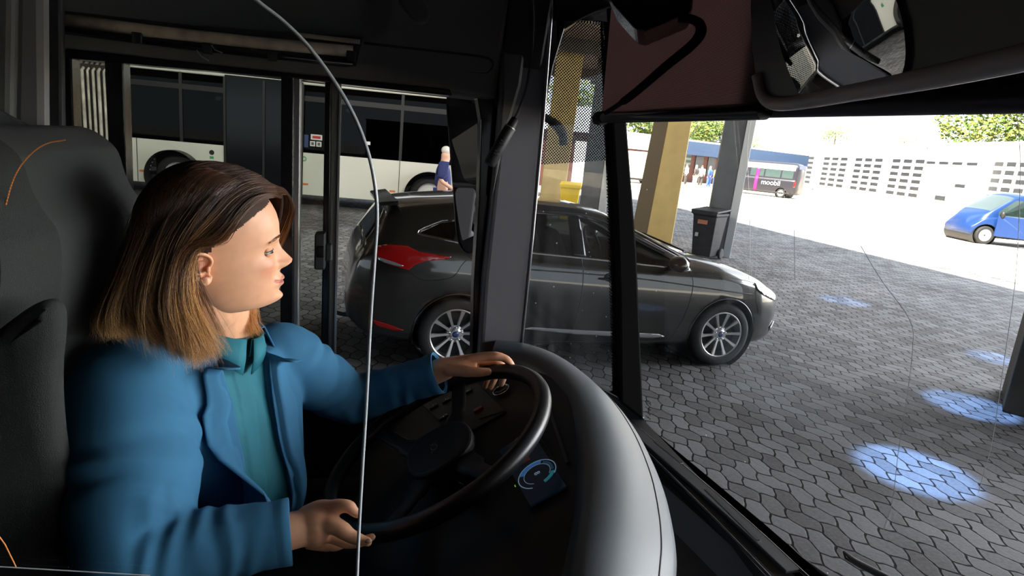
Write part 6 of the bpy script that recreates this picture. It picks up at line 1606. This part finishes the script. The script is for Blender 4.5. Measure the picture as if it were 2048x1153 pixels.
def offhead(p, d):
    if p.z < HC.z-WO.z-.09: return p
    r_ = hbv.find_nearest(p)
    if r_[0] is None: return p
    v = p-r_[0]; out_ = (r_[0]-(HC-WO)).normalized()
    if v.dot(out_) < d and v.length < .03: return r_[0]+out_*d
    return p
def sheet(guides, count, thick, seed, w=(.00042, .00010), clump=40, curl=.004, full=0.0):
    rr = random.Random(seed); G = [np.array(cr(g_, 3)) for g_ in guides]; n = min(len(g_) for g_ in G); G = np.array([np.stack([np.interp(np.linspace(0, len(g_)-1, 28), np.arange(len(g_)), g_[:, c_]) for c_ in range(3)], 1) for g_ in G]); n = 28; K = len(G)
    # smooth across guides
    V = []; Fc = []; RN = []
    ncl = clump; cl = [(rr.random()*(K-1), rr.gauss(0, 1), rr.gauss(0, 1), rr.uniform(0, 6.28), rr.uniform(.92, 1.05), rr.gauss(0, .30), rr.gauss(0, .0042)) for _ in range(ncl)]
    for q_ in range(count):
        c_ = rr.choice(cl); s = min(max(c_[0]+rr.gauss(0, .13), 0), K-1.001); i = int(s); f = s-i
        f = f*f*(3-2*f)*.5+f*.5
        P = G[i]*(1-f)+G[i+1]*f
        tt = np.linspace(0, 1, n); depth = rr.random()
        ctr = np.array([-.01, 0, -.02]); rad = P-ctr; rad[:, 2] *= .3; rad /= np.maximum(np.linalg.norm(rad, axis=1), 1e-5)[:, None]
        P = P-rad*((thick*depth+c_[6])*np.clip(tt*2.5, .06, 1))[:, None]
        ph = c_[3]+rr.uniform(-.5, .5); am = curl*tt**1.5
        P = P+np.stack([am*np.sin(tt*7+ph), am*np.cos(tt*6+ph)*.8, am*.5*np.sin(tt*9+ph)], 1)+np.array([c_[1], c_[2], 0])[None]*(.0075*tt)[:, None]
        P = P+np.array([rr.gauss(0, 1), rr.gauss(0, 1), rr.gauss(0, 1)])[None]*(.0016*tt+.0035*tt**3+.0006)[:, None]
        ln = n if rr.random() < .6 else int(n*rr.uniform(.80, 1)); P = P[:ln]
        W_ = [w[0]+(w[1]-w[0])*(k/(ln-1))**2 for k in range(ln)]
        base = len(V); PP = [offhead(Hr(p), .0015+.004*depth) for p in P]; rv_ = min(1, max(0, .5+c_[5]+rr.gauss(0, .16))); RN += [rv_]*(3*ln)
        for k, p in enumerate(PP):
            t = (PP[min(k+1, ln-1)]-PP[max(k-1, 0)]).normalized(); r0 = Vector(HR @ Vector(rad[k])); sd = t.cross(r0).normalized()
            V += [p+sd*W_[k]*HS, p-sd*W_[k]*.5*HS+r0*W_[k]*.8*HS, p-sd*W_[k]*.5*HS-r0*W_[k]*.8*HS]
        for k in range(ln-1):
            for j in range(3):
                Fc.append((base+k*3+j, base+k*3+(j+1) % 3, base+k*3+3+(j+1) % 3, base+k*3+3+j))
    return V, Fc, RN
VV, FF, RND = [], [], []
for gd, cnt, th_, sd, kw in ((near, 6800, .014, 1, dict(clump=95, curl=.0105)), (far, 2400, .010, 2, dict(clump=50, curl=.005)), (temple, 900, .003, 3, dict(clump=24, curl=.0015)), (near, 260, -.004, 4, dict(clump=200, curl=.012))):
    v, f, rn = sheet(gd, cnt, th_, sd, **kw); n0 = len(VV); VV += v; FF += [tuple(i+n0 for i in q_) for q_ in f]; RND += rn
hme = bpy.data.meshes.new('hair'); hme.from_pydata(VV, [], FF); hme.update()
at = hme.attributes.new('strand', 'FLOAT', 'POINT'); at.data.foreach_set('value', RND)
hair = mesh_obj('hair', hme, hairm, wm)
hroot = mat('hair_under', (.028, .012, .006), .7)
# solid under-layer so no scalp or gap shows through
def cap(guides, inset, n=3):
    G = [np.array(cr(g_, n)) for g_ in guides]; G = [np.stack([np.interp(np.linspace(0, len(g_)-1, 24), np.arange(len(g_)), g_[:, c_]) for c_ in range(3)], 1) for g_ in G]; m_ = 24
    out = []
    K = cr([g_[:m_].ravel() for g_ in G], 5)
    for r_ in K:
        P = r_.reshape(-1, 3); ctr = np.array([-.01, 0, -.02]); rad = P-ctr; rad[:, 2] *= .3; rad /= np.linalg.norm(rad, axis=1)[:, None]
        tt = np.linspace(0, 1, len(P)); P = P-rad*(inset*np.clip(tt*3, .25, 1))[:, None]
        out.append([Hr(p) for p in P[:int(len(P)*.9)]])
    return out
for gd in (near, far):
    o = MB().grid([[offhead(p, .0008) for p in r_] for r_ in cap(gd, .016)]).build('hair_underlayer', hroot, hair, smooth=True)
    q = o.modifiers.new('s', 'SOLIDIFY'); q.thickness = .004
